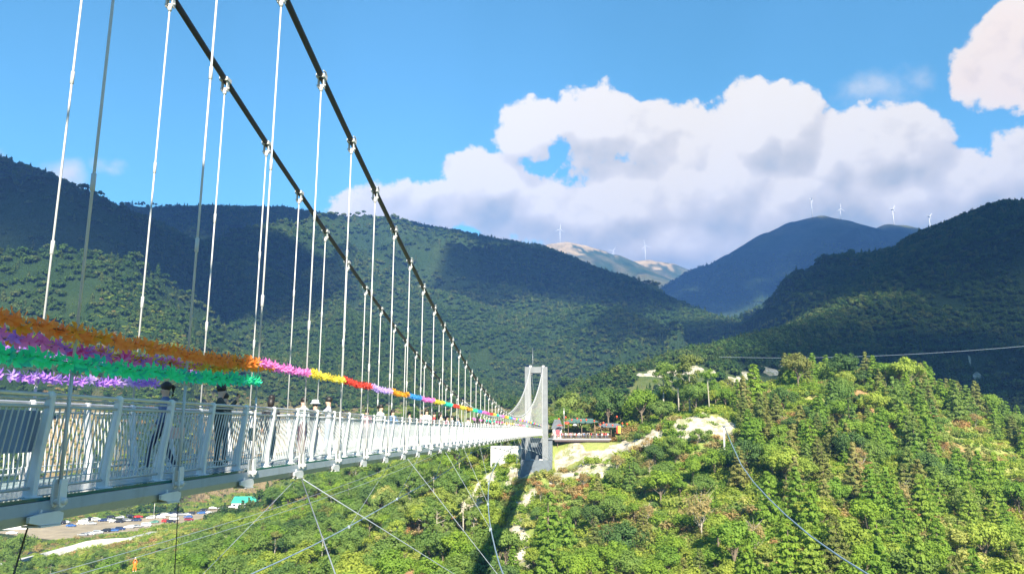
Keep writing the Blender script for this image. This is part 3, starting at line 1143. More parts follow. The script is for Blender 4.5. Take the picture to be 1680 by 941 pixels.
deck_sheet(-8.80, -6.68, -0.03, 0.02, 'deck_floor', M['deck'])
deck_sheet(-6.674, -6.50, -0.028, 0.012, 'glass_edge', M['glass_edge'])
deck_sheet(-9.00, -8.806, -0.028, 0.012, 'glass_edge', M['glass_edge'])
for xx, s in ((-6.60, 1), (-8.90, -1)):
    mb = MB()
    ys = np.linspace(Y0, Y1, 70)
    prof = [(-0.06, -0.033), (0.13, -0.033), (0.13, -0.18), (0.05, -0.30), (-0.06, -0.30)]
    vs_, fs = [], []
    for i, y in enumerate(ys):
        z = rail_z(y) - 1.27
        vs_ += [(xx + s * p[0], y, z + p[1]) for p in prof]
        if i:
            a, b = (i - 1) * 5, i * 5
            for k in range(5):
                k2 = (k + 1) % 5
                fs.append((a + k, b + k, b + k2, a + k2))
    mb.add(vs_, fs + [tuple(range(5))])
    part(mb, 'edge_girder', M['girder'])
mb = MB()
for y in HY:
    z = rail_z(y) - 1.27
    mb.box((-7.75, y, z - 0.20), (2.1, 0.10, 0.28))
part(mb, 'cross_beams', M['girder'])
br = MB()
br.prism([(-0.50, -0.04), (-0.30, -0.09), (0.07, -0.11), (0.11, -0.06), (0.11, 0.02), (0.02, 0.05), (-0.30, 0.05), (-0.50, 0.03)], 'x', -0.03, 0.01)
br.prism([(-0.32, -0.115), (0.06, -0.13), (0.06, -0.112), (-0.32, -0.095)], 'x', -0.22, 0.03)
br.box((-0.11, -0.25, 0.0), (0.16, 0.03, 0.18))
BRK = br.mesh('hanger_bracket', M['white_paint'])
restB = MB()
for i, y in enumerate(HY):
    z = rail_z(y) - 1.27
    for x, rot in ((-6.415, 0), (-9.085, PI)):
        if (rot == 0 and y < 150) or y < 100:
            # the bracket plate reaches back along the bridge towards the near side
            o = link('hanger_bracket', BRK, bridge, (x - B0[0], y - B0[1], z - 0.22 - B0[2]))
            if rot:
                o.scale = (-1, 1, 1)
        else:
            place_mesh_into(restB, br, x, y, z - 0.22, 1 if rot == 0 else -1)
tag(part(restB, 'hanger_bracket', M['white_paint']), kind='stuff')


# towers
def tower(yc, x0, x1, ztop, zbot, name='tower', wcol=1.6):
    mb = MB()
    for a in (x0, x1 - wcol):
        mb.box((a + wcol / 2, yc, (ztop + zbot) / 2), (wcol, 2.0, ztop - zbot))
    mb.box(((x0 + x1) / 2, yc, ztop - 0.85), (x1 - x0 - 2 * wcol, 1.6, 1.7))
    mb.box((x0 + wcol + 0.28, yc, ztop - 1.9), (0.55, 1.5, 0.5), taper=0.3)
    mb.box((x1 - wcol - 0.28, yc, ztop - 1.9), (0.55, 1.5, 0.5), taper=0.3)
    mb.box(((x0 + x1) / 2, yc, -3.7), (x1 - x0 - 2 * wcol, 1.4, 1.2))
    tw = part(mb, name, M['concrete'], bevel=0.06)
    for xs in (x_near(205) if yc > 100 else -6.42, x_far(205) if yc > 100 else -9.08):
        s = MB()
        s.prism([(-0.75, 0), (0.75, 0), (0.35, 0.28), (0.12, 0.45), (-0.12, 0.45), (-0.35, 0.28)], 'x', xs - 0.35, xs + 0.35)
        s.v = [(a, b + yc, c + ztop) for a, b, c in s.v]
        link('cable_saddle', s.mesh('cable_saddle', M['concrete_light'], B0), tw)
    return tw


tw = tower(205.0, -11.2, -4.95, 16.1, -9.0)
mb = MB()
mb.box((-8.1, 205, -10.9), (8.4, 4.6, 4.0))
mb.box((-8.1, 205, -13.9), (9.6, 5.6, 2.0))
ped = part(mb, 'pedestal', M['concrete_dark'], bevel=0.05)
mb = MB()
mb.path([(-9.0, 205, 16.1), (-9.0, 205, 17.2), (-9.0, 205, 21.5)], [0.05, 0.04, 0.02], 6)
link('lightning_rod', mb.mesh('lightning_rod', M['steel'], B0), tw)
mb = MB()
mb.box((-6.9, 205, -8.85), (1.0, 2.6, 0.35))
mb.box((-9.2, 205, -8.85), (1.0, 2.6, 0.3))
part(mb, 'bearing_block', M['concrete_light'])
# the tower at the near end, behind the photographer, and an added shade block beside him
mb = MB()
mb.box((-5.75, -8, 6.4), (1.6, 2.0, 20.4))
mb.box((-10.4, -8, 6.4), (1.6, 2.0, 20.4))
mb.box((-8.07, -8, 15.8), (3.04, 1.6, 1.6))
part(mb, 'tower', M['concrete'], bevel=0.06)
mb = MB()
mb.box((-4.15, 0.6, 4.4), (2.2, 1.8, 15.6))  # unseen block, added only to cast shade on the near railing
mb.box((-4.15, 0.6, 12.35), (2.6, 2.2, 0.3))
tag(mb.build('shade_block', M['concrete'], bevel=0.04), 'tall square concrete block added out of view to shade the near railing', 'tower')

# wind cables and their stays
def proj(x, y, z):
    "where a point shows in the photograph's pixels"
    v = cam.rotation_euler.to_matrix().transposed() @ Vector((x, y, z))
    return CX + FPX * v.x / -v.z, CY - FPX * v.y / -v.z



WR = [(18, 1.4, -6.9), (24, -0.9, -6.5), (30, -2.45, -6.0), (36, -3.4, -5.6), (42, -4.3, -5.1), (50, -5.2, -4.55), (58, -5.95, -4.0), (63, -6.1, -3.45), (75, -6.15, -2.45), (88, -6.1, -2.4), (100, -6.0, -2.8), (130, -5.6, -4.2), (165, -4.6, -6.5), (205, -2.0, -10.0), (216, -1.2, -12.0)]
WRp = [(-3, 12, -8.0), (6, 7, -7.6)]


def wc(y, side):
    ys = [q[0] for q in WRp] + [q[0] for q in WR]
    xs = [q[1] for q in WRp] + [q[1] for q in WR]
    zs = [q[2] for q in WRp] + [q[2] for q in WR]
    x = float(np.interp(y, ys, xs))
    z = float(np.interp(y, ys, zs))
    if side == 'l':
        x = -15.5 - x
        if 38 < y < 70:
            z += 0.35 * math.sin((y - 38) / 32 * PI)
    return (x, y, z)


for side in 'rl':
    mb = MB()
    pts = [wc(y, side) for y in list(np.arange(-3, 205, 3)) + [205, 216]]
    for _ in range(2):
        pts = [pts[0]] + [tuple((pts[i - 1][k] + 2 * pts[i][k] + pts[i + 1][k]) / 4 for k in range(3)) for i in range(1, len(pts) - 1)] + [pts[-1]]
    mb.path(pts, 0.034, 6)
    wcab = part(mb, 'wind_cable', M['cable_blue'])
    for k, y in enumerate([(30.4 if side == 'r' else 26.5), 40, 47.3, 56, 65, 74, 83, 92, 101, 110, 119, 128, 137, 146, 155, 164, 173, 182, 191, 199]):
        p = wc(y, side)
        q = (-6.45 if side == 'r' else -9.05, y, rail_z(y) - 1.6)
        s = MB()
        s.path([q, p], 0.011 if y < 100 else 0.018, 5)
        s.box(p, (0.12, 0.22, 0.14))
        part(s, 'wind_stay', M['cable_grey'])
for e in ((550, 941, 12.5), (745, 941, 25)):
    s = MB()
    s.path([(-6.42, 18.04, rail_z(18) - 1.62), at(e[0], e[1], e[2]), (lambda a: (a[0] * 1.0, a[1], a[2]))(at(e[0] + (e[0] - 500) * 0.35, 941 + 166 * 0.35, e[2] * (0.9 if e[2] < 18 else 1.1)))], 0.012, 6)
    part(s, 'wind_stay', M['cable_grey'])
nb = MB()
nb.prism([(-1.9, 4.7), (0, 4.7)], 'z', 0, 0) if False else None


# ------------------------------------------------------------------ abutment, platform, pavilions on the far bank
mb = MB()
pA, pB = at(806, 768, 216), at(858, 768, 214)
mb.box(((pA[0] + pB[0]) / 2, 216, -9.9), (pB[0] - pA[0], 5.0, 8.8))
tag(mb.build('abutment_wall', M['concrete_light'], bevel=0.05), 'pale concrete abutment block left of the far tower pedestal', 'wall')
mb = MB()
mb.box((-8.2, 211.5, -6.4), (8.6, 5.0, 6.0))
mb.box((-8.2, 208.8, -3.35), (8.8, 0.4, 0.5))
tag(mb.build('retaining_wall', M['concrete_dark'], bevel=0.03), 'dark concrete wall behind the legs of the far tower', 'wall')

plat = empty('viewing_platform', (4.0, 216.0, -4.0), 'brown edged viewing platform with a railing right of the far tower', 'platform')
mb = MB()
mb.box((4.0, 217, -3.55), (17.0, 9.0, 0.25))
mb.build('platform_floor', M['concrete_light'], plat)
mb = MB()
mb.box((4.4, 212.55, -3.95), (15.4, 0.35, 0.55))
mb.build('edge_beam', M['brown'], plat)
mb = MB()
for i in range(6):
    mb.path([(-2.5 + i * 2.7, 213.2, -3.8), (-2.5 + i * 2.7, 213.6, -8.5)], 0.12, 6)
mb.build('support_legs', M['wood'], plat)
mb = MB()
for i in range(47):
    x = -4.3 + i * 0.36
    mb.box((x, 212.6, -2.9), (0.05 if i % 5 else 0.12, 0.05 if i % 5 else 0.12, 1.05))
mb.box((4.0, 212.6, -2.35), (16.9, 0.10, 0.07))
mb.box((4.0, 212.6, -3.2), (16.9, 0.06, 0.05))
mb.build('railing', M['wood'], plat)

booth = empty('ticket_booth', (-2.6, 218.5, -3.4), 'small grey roofed booth just right of the far tower', 'booth')
mb = MB()
mb.box((-2.6, 218.5, -2.0), (2.6, 2.6, 2.9))
mb.build('wall', M['wall_white'], booth)
mb = MB()
mb.prism([(-4.4, -0.65), (-0.8, -0.65), (-1.8, 2.0), (-3.4, 2.0)], 'y', 216.9, 220.1)
mb.build('roof', M['roof_grey'], booth)
mb = MB()
mb.box((-2.5, 217.18, -1.9), (1.3, 0.06, 0.9))
mb.build('window', M['window_dark'], booth)
mb = MB()
mb.box((-2.2, 217.14, -2.75), (0.5, 0.05, 0.3))
mb.build('sign_board', M['red_lantern'], booth)

mb = MB()
mb.path([(-0.6, 219, -3.6), (-0.6, 219, 5.2)], 0.05, 6)
mb.box((-0.6, 219, 4.0), (0.25, 0.25, 0.9))
tag(mb.build('light_pole', M['white_paint']), 'thin white pole standing beside the grey roofed booth', 'pole')


def pavilion(x, y, w, d, z0, h, label, roofm, peak=1.3):
    e = empty('pavilion', (x, y, z0), label, 'pavilion')
    for sx in (-1, 0, 1):
        for sy in (-1, 1):
            p = MB()
            p.path([(x + sx * w * .46, y + sy * d * .42, z0), (x + sx * w * .46, y + sy * d * .42, z0 + h)], 0.11, 6)
            p.build('column', M['wood'], e)
    r = MB()
    n = 10
    vs_, fs = [], []
    for i in range(n + 1):
        u = -1 + 2 * i / n
        lift = 0.35 * abs(u) ** 3
        vs_ += [(x + u * (w / 2 + .6), y - d / 2 - .7, z0 + h + lift), (x + u * (w / 2 - .6), y - d * .12, z0 + h + peak * .7), (x + u * (w / 2 - 1.0), y, z0 + h + peak),
                (x + u * (w / 2 - .6), y + d * .12, z0 + h + peak * .7), (x + u * (w / 2 + .6), y + d / 2 + .7, z0 + h + lift)]
        vs_ += [(a, b, c - 0.18) for a, b, c in vs_[-5:]]
        if i:
            a, b = (i - 1) * 10, i * 10
            for k in range(4):
                fs.append((a + k, b + k, b + k + 1, a + k + 1))
                fs.append((a + 5 + k, a + 6 + k, b + 6 + k, b + 5 + k))
            fs += [(a, a + 5, b + 5, b), (a + 4, b + 4, b + 9, a + 9)]
    fs += [(0, 1, 6, 5), (1, 2, 7, 6), (2, 3, 8, 7), (3, 4, 9, 8)]
    q = n * 10
    fs += [(q, q + 5, q + 6, q + 1), (q + 1, q + 6, q + 7, q + 2), (q + 2, q + 7, q + 8, q + 3), (q + 3, q + 8, q + 9, q + 4)]
    r.add(vs_, fs)
    r.build('roof', roofm, e)
    bb = MB()
    bb.box((x, y - d * .42, z0 + h - 0.2), (w * .95, 0.15, 0.3))
    bb.build('beam', M['brown'], e)
    return e


pavilion(4.5, 223, 8.5, 4.5, -3.5, 4.6, 'open pavilion with a dark teal curved roof above the crowd', M['roof_teal'], 1.2)
pavilion(13.0, 222, 6.0, 4.0, -3.5, 3.4, 'lower open pavilion with a dark roof at the right end of the platform', M['roof_grey'], 1.0)

# lanterns, umbrellas, banner
lan = MB()
lan.ball((0, 0, 0), (0.28, 0.28, 0.24), 10, 7, 0)
LAN = lan.mesh('lantern_body', M['red_lantern'])
lc = MB()
lc.path([(0, 0, 0.2), (0, 0, 0.30)], 0.10, 8)
lc.path([(0, 0, -0.30), (0, 0, -0.2)], 0.10, 8)
lc.path([(0, 0, -0.62), (0, 0, -0.3)], [0.06, 0.02], 6)
LANC = lc.mesh('lantern_trim', M['gold'])
LL = [(917, 687, 218), (928, 684, 218), (938, 688, 218), (953, 689, 219), (947, 686, 219), (962, 688, 219), (985, 696, 218), (990, 693, 218), (995, 696, 218), (1005, 697, 218), (1012, 683, 220), (1021, 694, 219), (1029, 695, 219), (975, 690, 219)]
wire = [(914, 685, 218), (928, 683, 218), (953, 687, 219), (985, 693, 218.5), (1005, 694, 218.5), (1032, 692, 219)]
for i, (px, py, Y) in enumerate(LL):
    p = at(px, py, Y)
    e = empty('red_lantern', p, 'round red paper lantern hanging among others over the crowded far platform', 'lantern', 'red lanterns over the far platform')
    link('lantern_body', LAN, e)
    one_of(e, 'round red lanterns hanging over the far platform', 'red lantern')
    link('lantern_trim', LANC, e)
mb = MB()
mb.path([(lambda a: (a[0], a[1], a[2] + 0.35))(at(*q)) for q in wire], 0.02, 5)
tag(mb.build('lantern_wire', M['cable_dark']), 'dark wire carrying the red lanterns over the platform', 'wire')


def umbrella(px, py, Y, r, m, label, tilt=0.0):
    p = at(px, py, Y)
    e = empty('umbrella', (p[0], p[1], p[2]), label, 'umbrella')
    mb = MB()
    n = 8
    vs_ = [(0, 0, 0.25)] + [(r * math.cos(2 * PI * i / n), r * math.sin(2 * PI * i / n), -0.12) for i in range(n)] + [(r * .6 * math.cos(2 * PI * (i + .5) / n), r * .6 * math.sin(2 * PI * (i + .5) / n), 0.08) for i in range(n)]
    fs = []
    for i in range(n):
        j = (i + 1) % n
        fs += [(0, 1 + i, 9 + i), (0, 9 + i, 1 + j), (1 + i, 1 + j, 9 + i)]
    mb.add(vs_, fs)
    o = link('canopy', mb.mesh('canopy', m), e)
    s = MB()
    s.path([(0, 0, 0.3), (0, 0, -1.0)], 0.015, 5)
    link('stick', s.mesh('stick', M['steel']), e)
    e.rotation_euler = (tilt, 0, 0)


umbrella(918, 697, 215.5, 0.95, M['red_lantern'], 'wide red umbrella held low in the crowd nearest the booth')
umbrella(930, 692.5, 215.8, 0.7, M['red_lantern'], 'smaller orange red umbrella higher in the crowd', 0.5)
umbrella(943, 696, 216, 0.6, cloth('white', (0.75, 0.72, 0.72)), 'pale pink and white umbrella in the crowd', 0.3)
mb = MB()
p = at(1016, 704, 214.5)
mb.box(p, (0.7, 0.05, 2.0))
bn = empty('banner', (p[0], p[1], p[2] - 1.4), 'tall yellow banner with a red edge at the right end of the platform', 'banner')
mb.build('banner_cloth', mat('banner_yellow', (0.85, 0.6, 0.05), 0.7), bn)
mb = MB()
mb.box((p[0] - 0.52, p[1] - 0.02, p[2]), (0.4, 0.08, 2.1))
mb.build('banner_edge', M['red_lantern'], bn)
mb = MB()
mb.box((p[0] - 2.2, 214.2, -2.9), (0.9, 0.4, 1.2))
tag(mb.build('round_sign', M['red_lantern']), 'red board standing by the banner', 'sign') if False else None
mb = MB()
q = at(915, 709, 212.4)
mb.prism([(q[0] + 0.62 * math.cos(a), q[2] + 0.8 * math.sin(a)) for a in np.linspace(0, 2 * PI, 14)[:-1]], 'y', 212.35, 212.45)
tag(mb.build('round_sign', mat('sign_red', (0.75, 0.08, 0.10), 0.6)), 'round red sign fixed to the platform railing near the far tower', 'sign')

# ------------------------------------------------------------------ grey blue sheet on the near railing
mb = MB()
mb.box((-6.74, 7.72, -0.06), (0.02, 2.9, 0.52))
pan = mb.build('sheet_panel', M['panel_blue'], bevel=0.004)
tag(pan, 'blue grey sheet fixed behind the balusters at the left edge of the bridge', 'panel')

# ------------------------------------------------------------------ zip lines, guy rope and power line
def rope(name, pts, r, m, label, cat, group=None, n=5):
    mb = MB()
    mb.path(pts, r, n)
    o = mb.build(name, m)
    return tag(o, label, cat, group)


def sag_line(a, b, s, n=14):
    a, b = Vector(a), Vector(b)
    return [tuple(a.lerp(b, i / n) - Vector((0, 0, 4 * s * (i / n) * (1 - i / n)))) for i in range(n + 1)]


rope('zip_line', sag_line(at(60, 947, 70), at(690, 745, 214), 1.2), 0.035, M['cable_grey'], 'upper of the two pale zip lines crossing below the deck', 'zip line')
rope('zip_line', sag_line(at(110, 947, 70), at(720, 742, 212), 1.2), 0.035, M['cable_grey'], 'lower of the two pale zip lines, the one that carries the rider', 'zip line')
rope('guy_rope', [at(20, 950, 8), (-8.9, 12.3, -1.05)], 0.012, M['cable_dark'], 'thin dark rope slanting down left from the bridge bracket', 'rope')
rope('guy_rope', [at(286, 950, 12.5), (-6.45, 12.3, -1.05)], 0.008, M['cable_dark'], 'thin dark rope hanging nearly straight down from the bridge', 'rope')
rope('power_line', sag_line(at(1180, 585, 300), at(1760, 560, 230), 2.0), 0.06, M['cable_grey'], 'pale power line crossing in front of the right mountain', 'power line')
# guy cable of the hillside post, running down to the right
gp = at(1188, 745, 190)
mast = empty('anchor_post', (gp[0], gp[1], gp[2] - 0.5), 'white post carrying a cable on the hillside clearing', 'post')
mb = MB()
top = at(1188, 699, 190)
mb.path([(gp[0], gp[1], gp[2] - 1), top], 0.22, 8)
mb.build('post_shaft', M['white_paint'], mast)
mb = MB()
mb.box((top[0], top[1], top[2] + 0.1), (0.7, 0.7, 0.35))
mb.build('post_head', M['concrete'], mast)
GC = [(1188, 698, 190), (1200, 727, 170), (1216, 762, 150), (1236, 790, 132), (1262, 818, 118), (1290, 845, 106), (1330, 879, 93), (1380, 914, 82), (1428, 944, 74), (1520, 1000, 60)]
rope('anchor_cable', [at(*q) for q in GC], 0.10, M['cable_blue'], 'thick blue grey cable sweeping down the right hillside', 'cable', n=8)

# ================================================================== pinwheel garlands
def pinwheel_mesh(col, name):
    m = mat('pinwheel_' + name, col, 0.45, 0, 0.04, 5)
    nt = NT(m.node_tree)
    bsdf = m.node_tree.nodes['Principled BSDF']
    tr = nt.add('ShaderNodeBsdfTranslucent', ins={'Color': tuple(col) + (1,)})
    mx = nt.add('ShaderNodeMixShader', ins={0: 0.58, 1: bsdf.outputs[0], 2: tr.outputs[0]})
    out = [n for n in m.node_tree.nodes if n.type == 'OUTPUT_MATERIAL'][0]
    nt.l.new(mx.outputs[0], out.inputs['Surface'])
    mb = MB()
    n, r = 6, 0.118
    for k in range(n):
        a = 2 * PI * k / n

        def P(rad, da, z):
            return (rad * math.cos(a + da), rad * math.sin(a + da), z)
        mb.add([(0, 0, 0.012), P(r * .42, -0.50, 0.050), P(r * .74, -0.16, 0.04), P(r, 0.34, 0.004), P(r * .58, 0.30, -0.012), P(r * .3, 0.45, -0.004)],
               [(0, 1, 2, 5), (5, 2, 3, 4)])
    mb.ball((0, 0, 0.02), 0.016, 6, 4)
    return mb.mesh('pinwheel', m)


PW = {}
for nm, c in dict(orange=(1.0, 0.36, 0.07), amber=(0.90, 0.42, 0.04), yellow=(0.90, 0.74, 0.10), pink=(0.90, 0.28, 0.66), rose=(0.88, 0.12, 0.42), purple=(0.56, 0.28, 0.86), green=(0.06, 0.90, 0.44), teal=(0.05, 0.66, 0.52),
                  red=(0.82, 0.09, 0.06), blue=(0.08, 0.38, 0.80), lilac=(0.66, 0.48, 0.88)).items():
    PW[nm] = pinwheel_mesh(c, nm)


def garland(name_col, p0, p1, label, spacing=0.13, sag=0.05, cols=None, size=1.0, parts=True, seed=0, spread=0.035):
    rr = random.Random(seed + 5)
    a, b = Vector(p0), Vector(p1)
    n = max(3, int((b - a).length / spacing))
    e = empty('pinwheel_garland', a, label, 'garland', 'garlands of plastic pinwheels strung along the bridge')
    s = MB()
    pts = sag_line(a, b, sag, 10)
    s.path(pts, 0.006, 4)
    s.build('string', M['rubber'], e)
    allv = MB()
    for i in range(n):
        t_ = (i + 0.5) / n
        p = a.lerp(b, t_) - Vector((0, 0, 4 * sag * t_ * (1 - t_)))
        p += Vector((rr.uniform(-spread, spread), rr.uniform(-.02, .02), rr.uniform(-spread, spread)))
        cn = (cols or [name_col])[rr.randrange(len(cols))] if cols else name_col
        rot = Euler((PI / 2 + rr.uniform(-.5, .5), rr.uniform(0, 6.28), rr.uniform(-.55, 0.75)))
        sc = size * rr.uniform(0.88, 1.12)
        if parts:
            o = link('pinwheel', PW[cn], e, p - a)
            o.rotation_euler = rot
            o.scale = (sc,) * 3
        else:
            R_ = rot.to_matrix()
            me = PW[cn]
            allv.add([p + (R_ @ v.co) * sc for v in me.vertices], [tuple(f.vertices) for f in me.polygons])
    if not parts:
        allv.build('pinwheels', PW[name_col].materials[0], e)
    return e


XG, XF = -6.36, -9.02
garland('orange', (XG, 6.6, 1.23), (XG, 15.0, 1.28), 'orange pinwheel garland, the topmost one at the left edge', 0.088, 0.06, ['orange'] * 12 + ['amber'], 1.05, seed=1, spread=0.045)
garland('amber', (XG - 0.3, 13.0, 1.22), (XG - 0.05, 15.9, 1.28), 'end of the topmost garland before the pink stretch, orange painted amber as if sunlit', 0.15, 0.03, ['amber'], 1.0, seed=12)  # sunlight on the orange pinwheels, put into their colour as amber
garland('yellow', (XG - .35, 6.8, 1.08), (XG - .35, 14.8, 1.14), 'yellow pinwheel garland half hidden under the orange one', 0.11, 0.06, ['yellow', 'yellow', 'yellow', 'amber'], 0.95, seed=2)
garland('pink', (XG - .08, 6.6, 1.03), (XG - .5, 14.6, 1.15), 'pink garland mixed with purple between the yellow and the green one', 0.095, 0.08, ['pink', 'pink', 'rose', 'purple', 'pink'], 1.0, seed=3, spread=0.06)
garland('purple', (XF, 10.6, 1.28), (XF, 18.4, 1.42), 'upper purple garland between the orange and the pink one', 0.17, 0.08, ['purple', 'purple', 'lilac'], 1.0, seed=4)
garland('green', (XG, 6.6, 0.81), (XG, 15.1, 0.95), 'bright green pinwheel garland stretching from the left edge', 0.088, 0.05, ['green'] * 9 + ['teal'] * 3, 1.08, seed=5, spread=0.05)
garland('teal', (XG - .4, 7.0, 0.90), (XG - .4, 13.0, 0.98), 'teal garland with a few red and blue pinwheels behind the green one', 0.3, 0.05, ['teal', 'teal', 'red', 'blue', 'teal'], 0.9, seed=6)
garland('purple', (XF, 10.6, 0.82), (XF, 15.8, 0.95), 'lowest purple pinwheel garland hanging just above the railing', 0.13, 0.04, ['purple', 'purple', 'lilac', 'purple'], 1.0, seed=7)
segc = ['pink', 'yellow', 'red', 'lilac', 'amber', 'blue', 'pink', 'yellow', 'teal', 'red', 'yellow', 'amber', 'green', 'blue', 'pink', 'rose', 'red', 'yellow', 'teal', 'lilac', 'pink', 'amber', 'yellow', 'green', 'blue', 'lilac', 'pink', 'yellow', 'teal', 'pink']
hk = [y for y in HY if y > 15.0]
order = {}
for i in range(len(hk) - 1):
    y0_, y1_ = hk[i], hk[i + 1]
    c = segc[i % len(segc)]
    if i >= 22 and i % 1:
        continue
    order[c] = order.get(c, 0) + 1
    ordn = ['first', 'second', 'third', 'fourth', 'fifth', 'sixth', 'seventh', 'eighth', 'ninth', 'tenth', 'eleventh', 'twelfth', 'thirteenth', 'fourteenth'][min(order[c] - 1, 13)]
    lab = 'short stretch of %s pinwheels, the %s of that colour counted from the near end' % (c, ordn)
    z0_, z1_ = rail_z(y0_) + 0.93, rail_z(y1_) + 0.93
    garland(c, (XG, y0_, z0_), (XG, y1_ - 0.03, z1_), lab, 0.12 if i < 14 else 0.17, 0.03, [c], 1.0 if i < 20 else 1.15, parts=i < 14, seed=20 + i)
    if y1_ > 190:
        break
for i in range(0, 30, 3):
    y0_ = 72 + i * 3.9
    c = ['pink', 'teal', 'rose', 'amber', 'yellow', 'lilac', 'red', 'pink', 'teal', 'yellow'][i // 3]
    garland(c, (XF, y0_, rail_z(y0_) + 0.62), (XF, y0_ + 11.6, rail_z(y0_ + 11.6) + 0.62), 'far side garland stretch number %s in %s low over the distant deck' % (['one', 'two', 'three', 'four', 'five', 'six', 'seven', 'eight', 'nine', 'ten'][i // 3], c), 0.26, 0.05, [c], 1.1, parts=False, seed=60 + i)


# ================================================================== people
def skin_body(joints, edges, radii, tag_mat, root, sub=1):
    me = bpy.data.meshes.new('body')
    names_ = list(joints)
    idx = {n: i for i, n in enumerate(names_)}
    me.from_pydata([joints[n] for n in names_], [(idx[a], idx[b]) for a, b in edges], [])
    o = bpy.data.objects.new('tmp_body', me)
    C.objects.link(o)
    sk = o.modifiers.new('s', 'SKIN')
    sk.use_smooth_shade = True
    if not me.skin_vertices:
        bm = bmesh.new()
        bm.from_mesh(me)
        bm.verts.layers.skin.verify()
        bm.to_mesh(me)
        bm.free()
    for n in names_:
        v = me.skin_vertices[0].data[idx[n]]
        r = radii[n]
        v.radius = r if isinstance(r, tuple) else (r, r)
        v.use_root = (n == root)
    ss = o.modifiers.new('u', 'SUBSURF')
    ss.levels = ss.render_levels = sub
    dg = bpy.context.evaluated_depsgraph_get()
    out = bpy.data.meshes.new_from_object(o.evaluated_get(dg))
    bpy.data.objects.remove(o)
    out.materials.clear()
    for _ in range(4):
        out.materials.append(M['skin'])
    # material by nearest bone
    bones = [(Vector(joints[a]), Vector(joints[b]), tag_mat.get((a, b), 1)) for a, b in edges]
    for p in out.polygons:
        c = p.center
        bd, bmx = 1e9, 1
        for a, b, k in bones:
            d = b - a
            t_ = max(0, min(1, (c - a).dot(d) / d.length_squared))
            dd = (c - a - d * t_).length
            if dd < bd:
                bd, bmx = dd, k
        p.material_index = bmx
        p.use_smooth = True
    return out


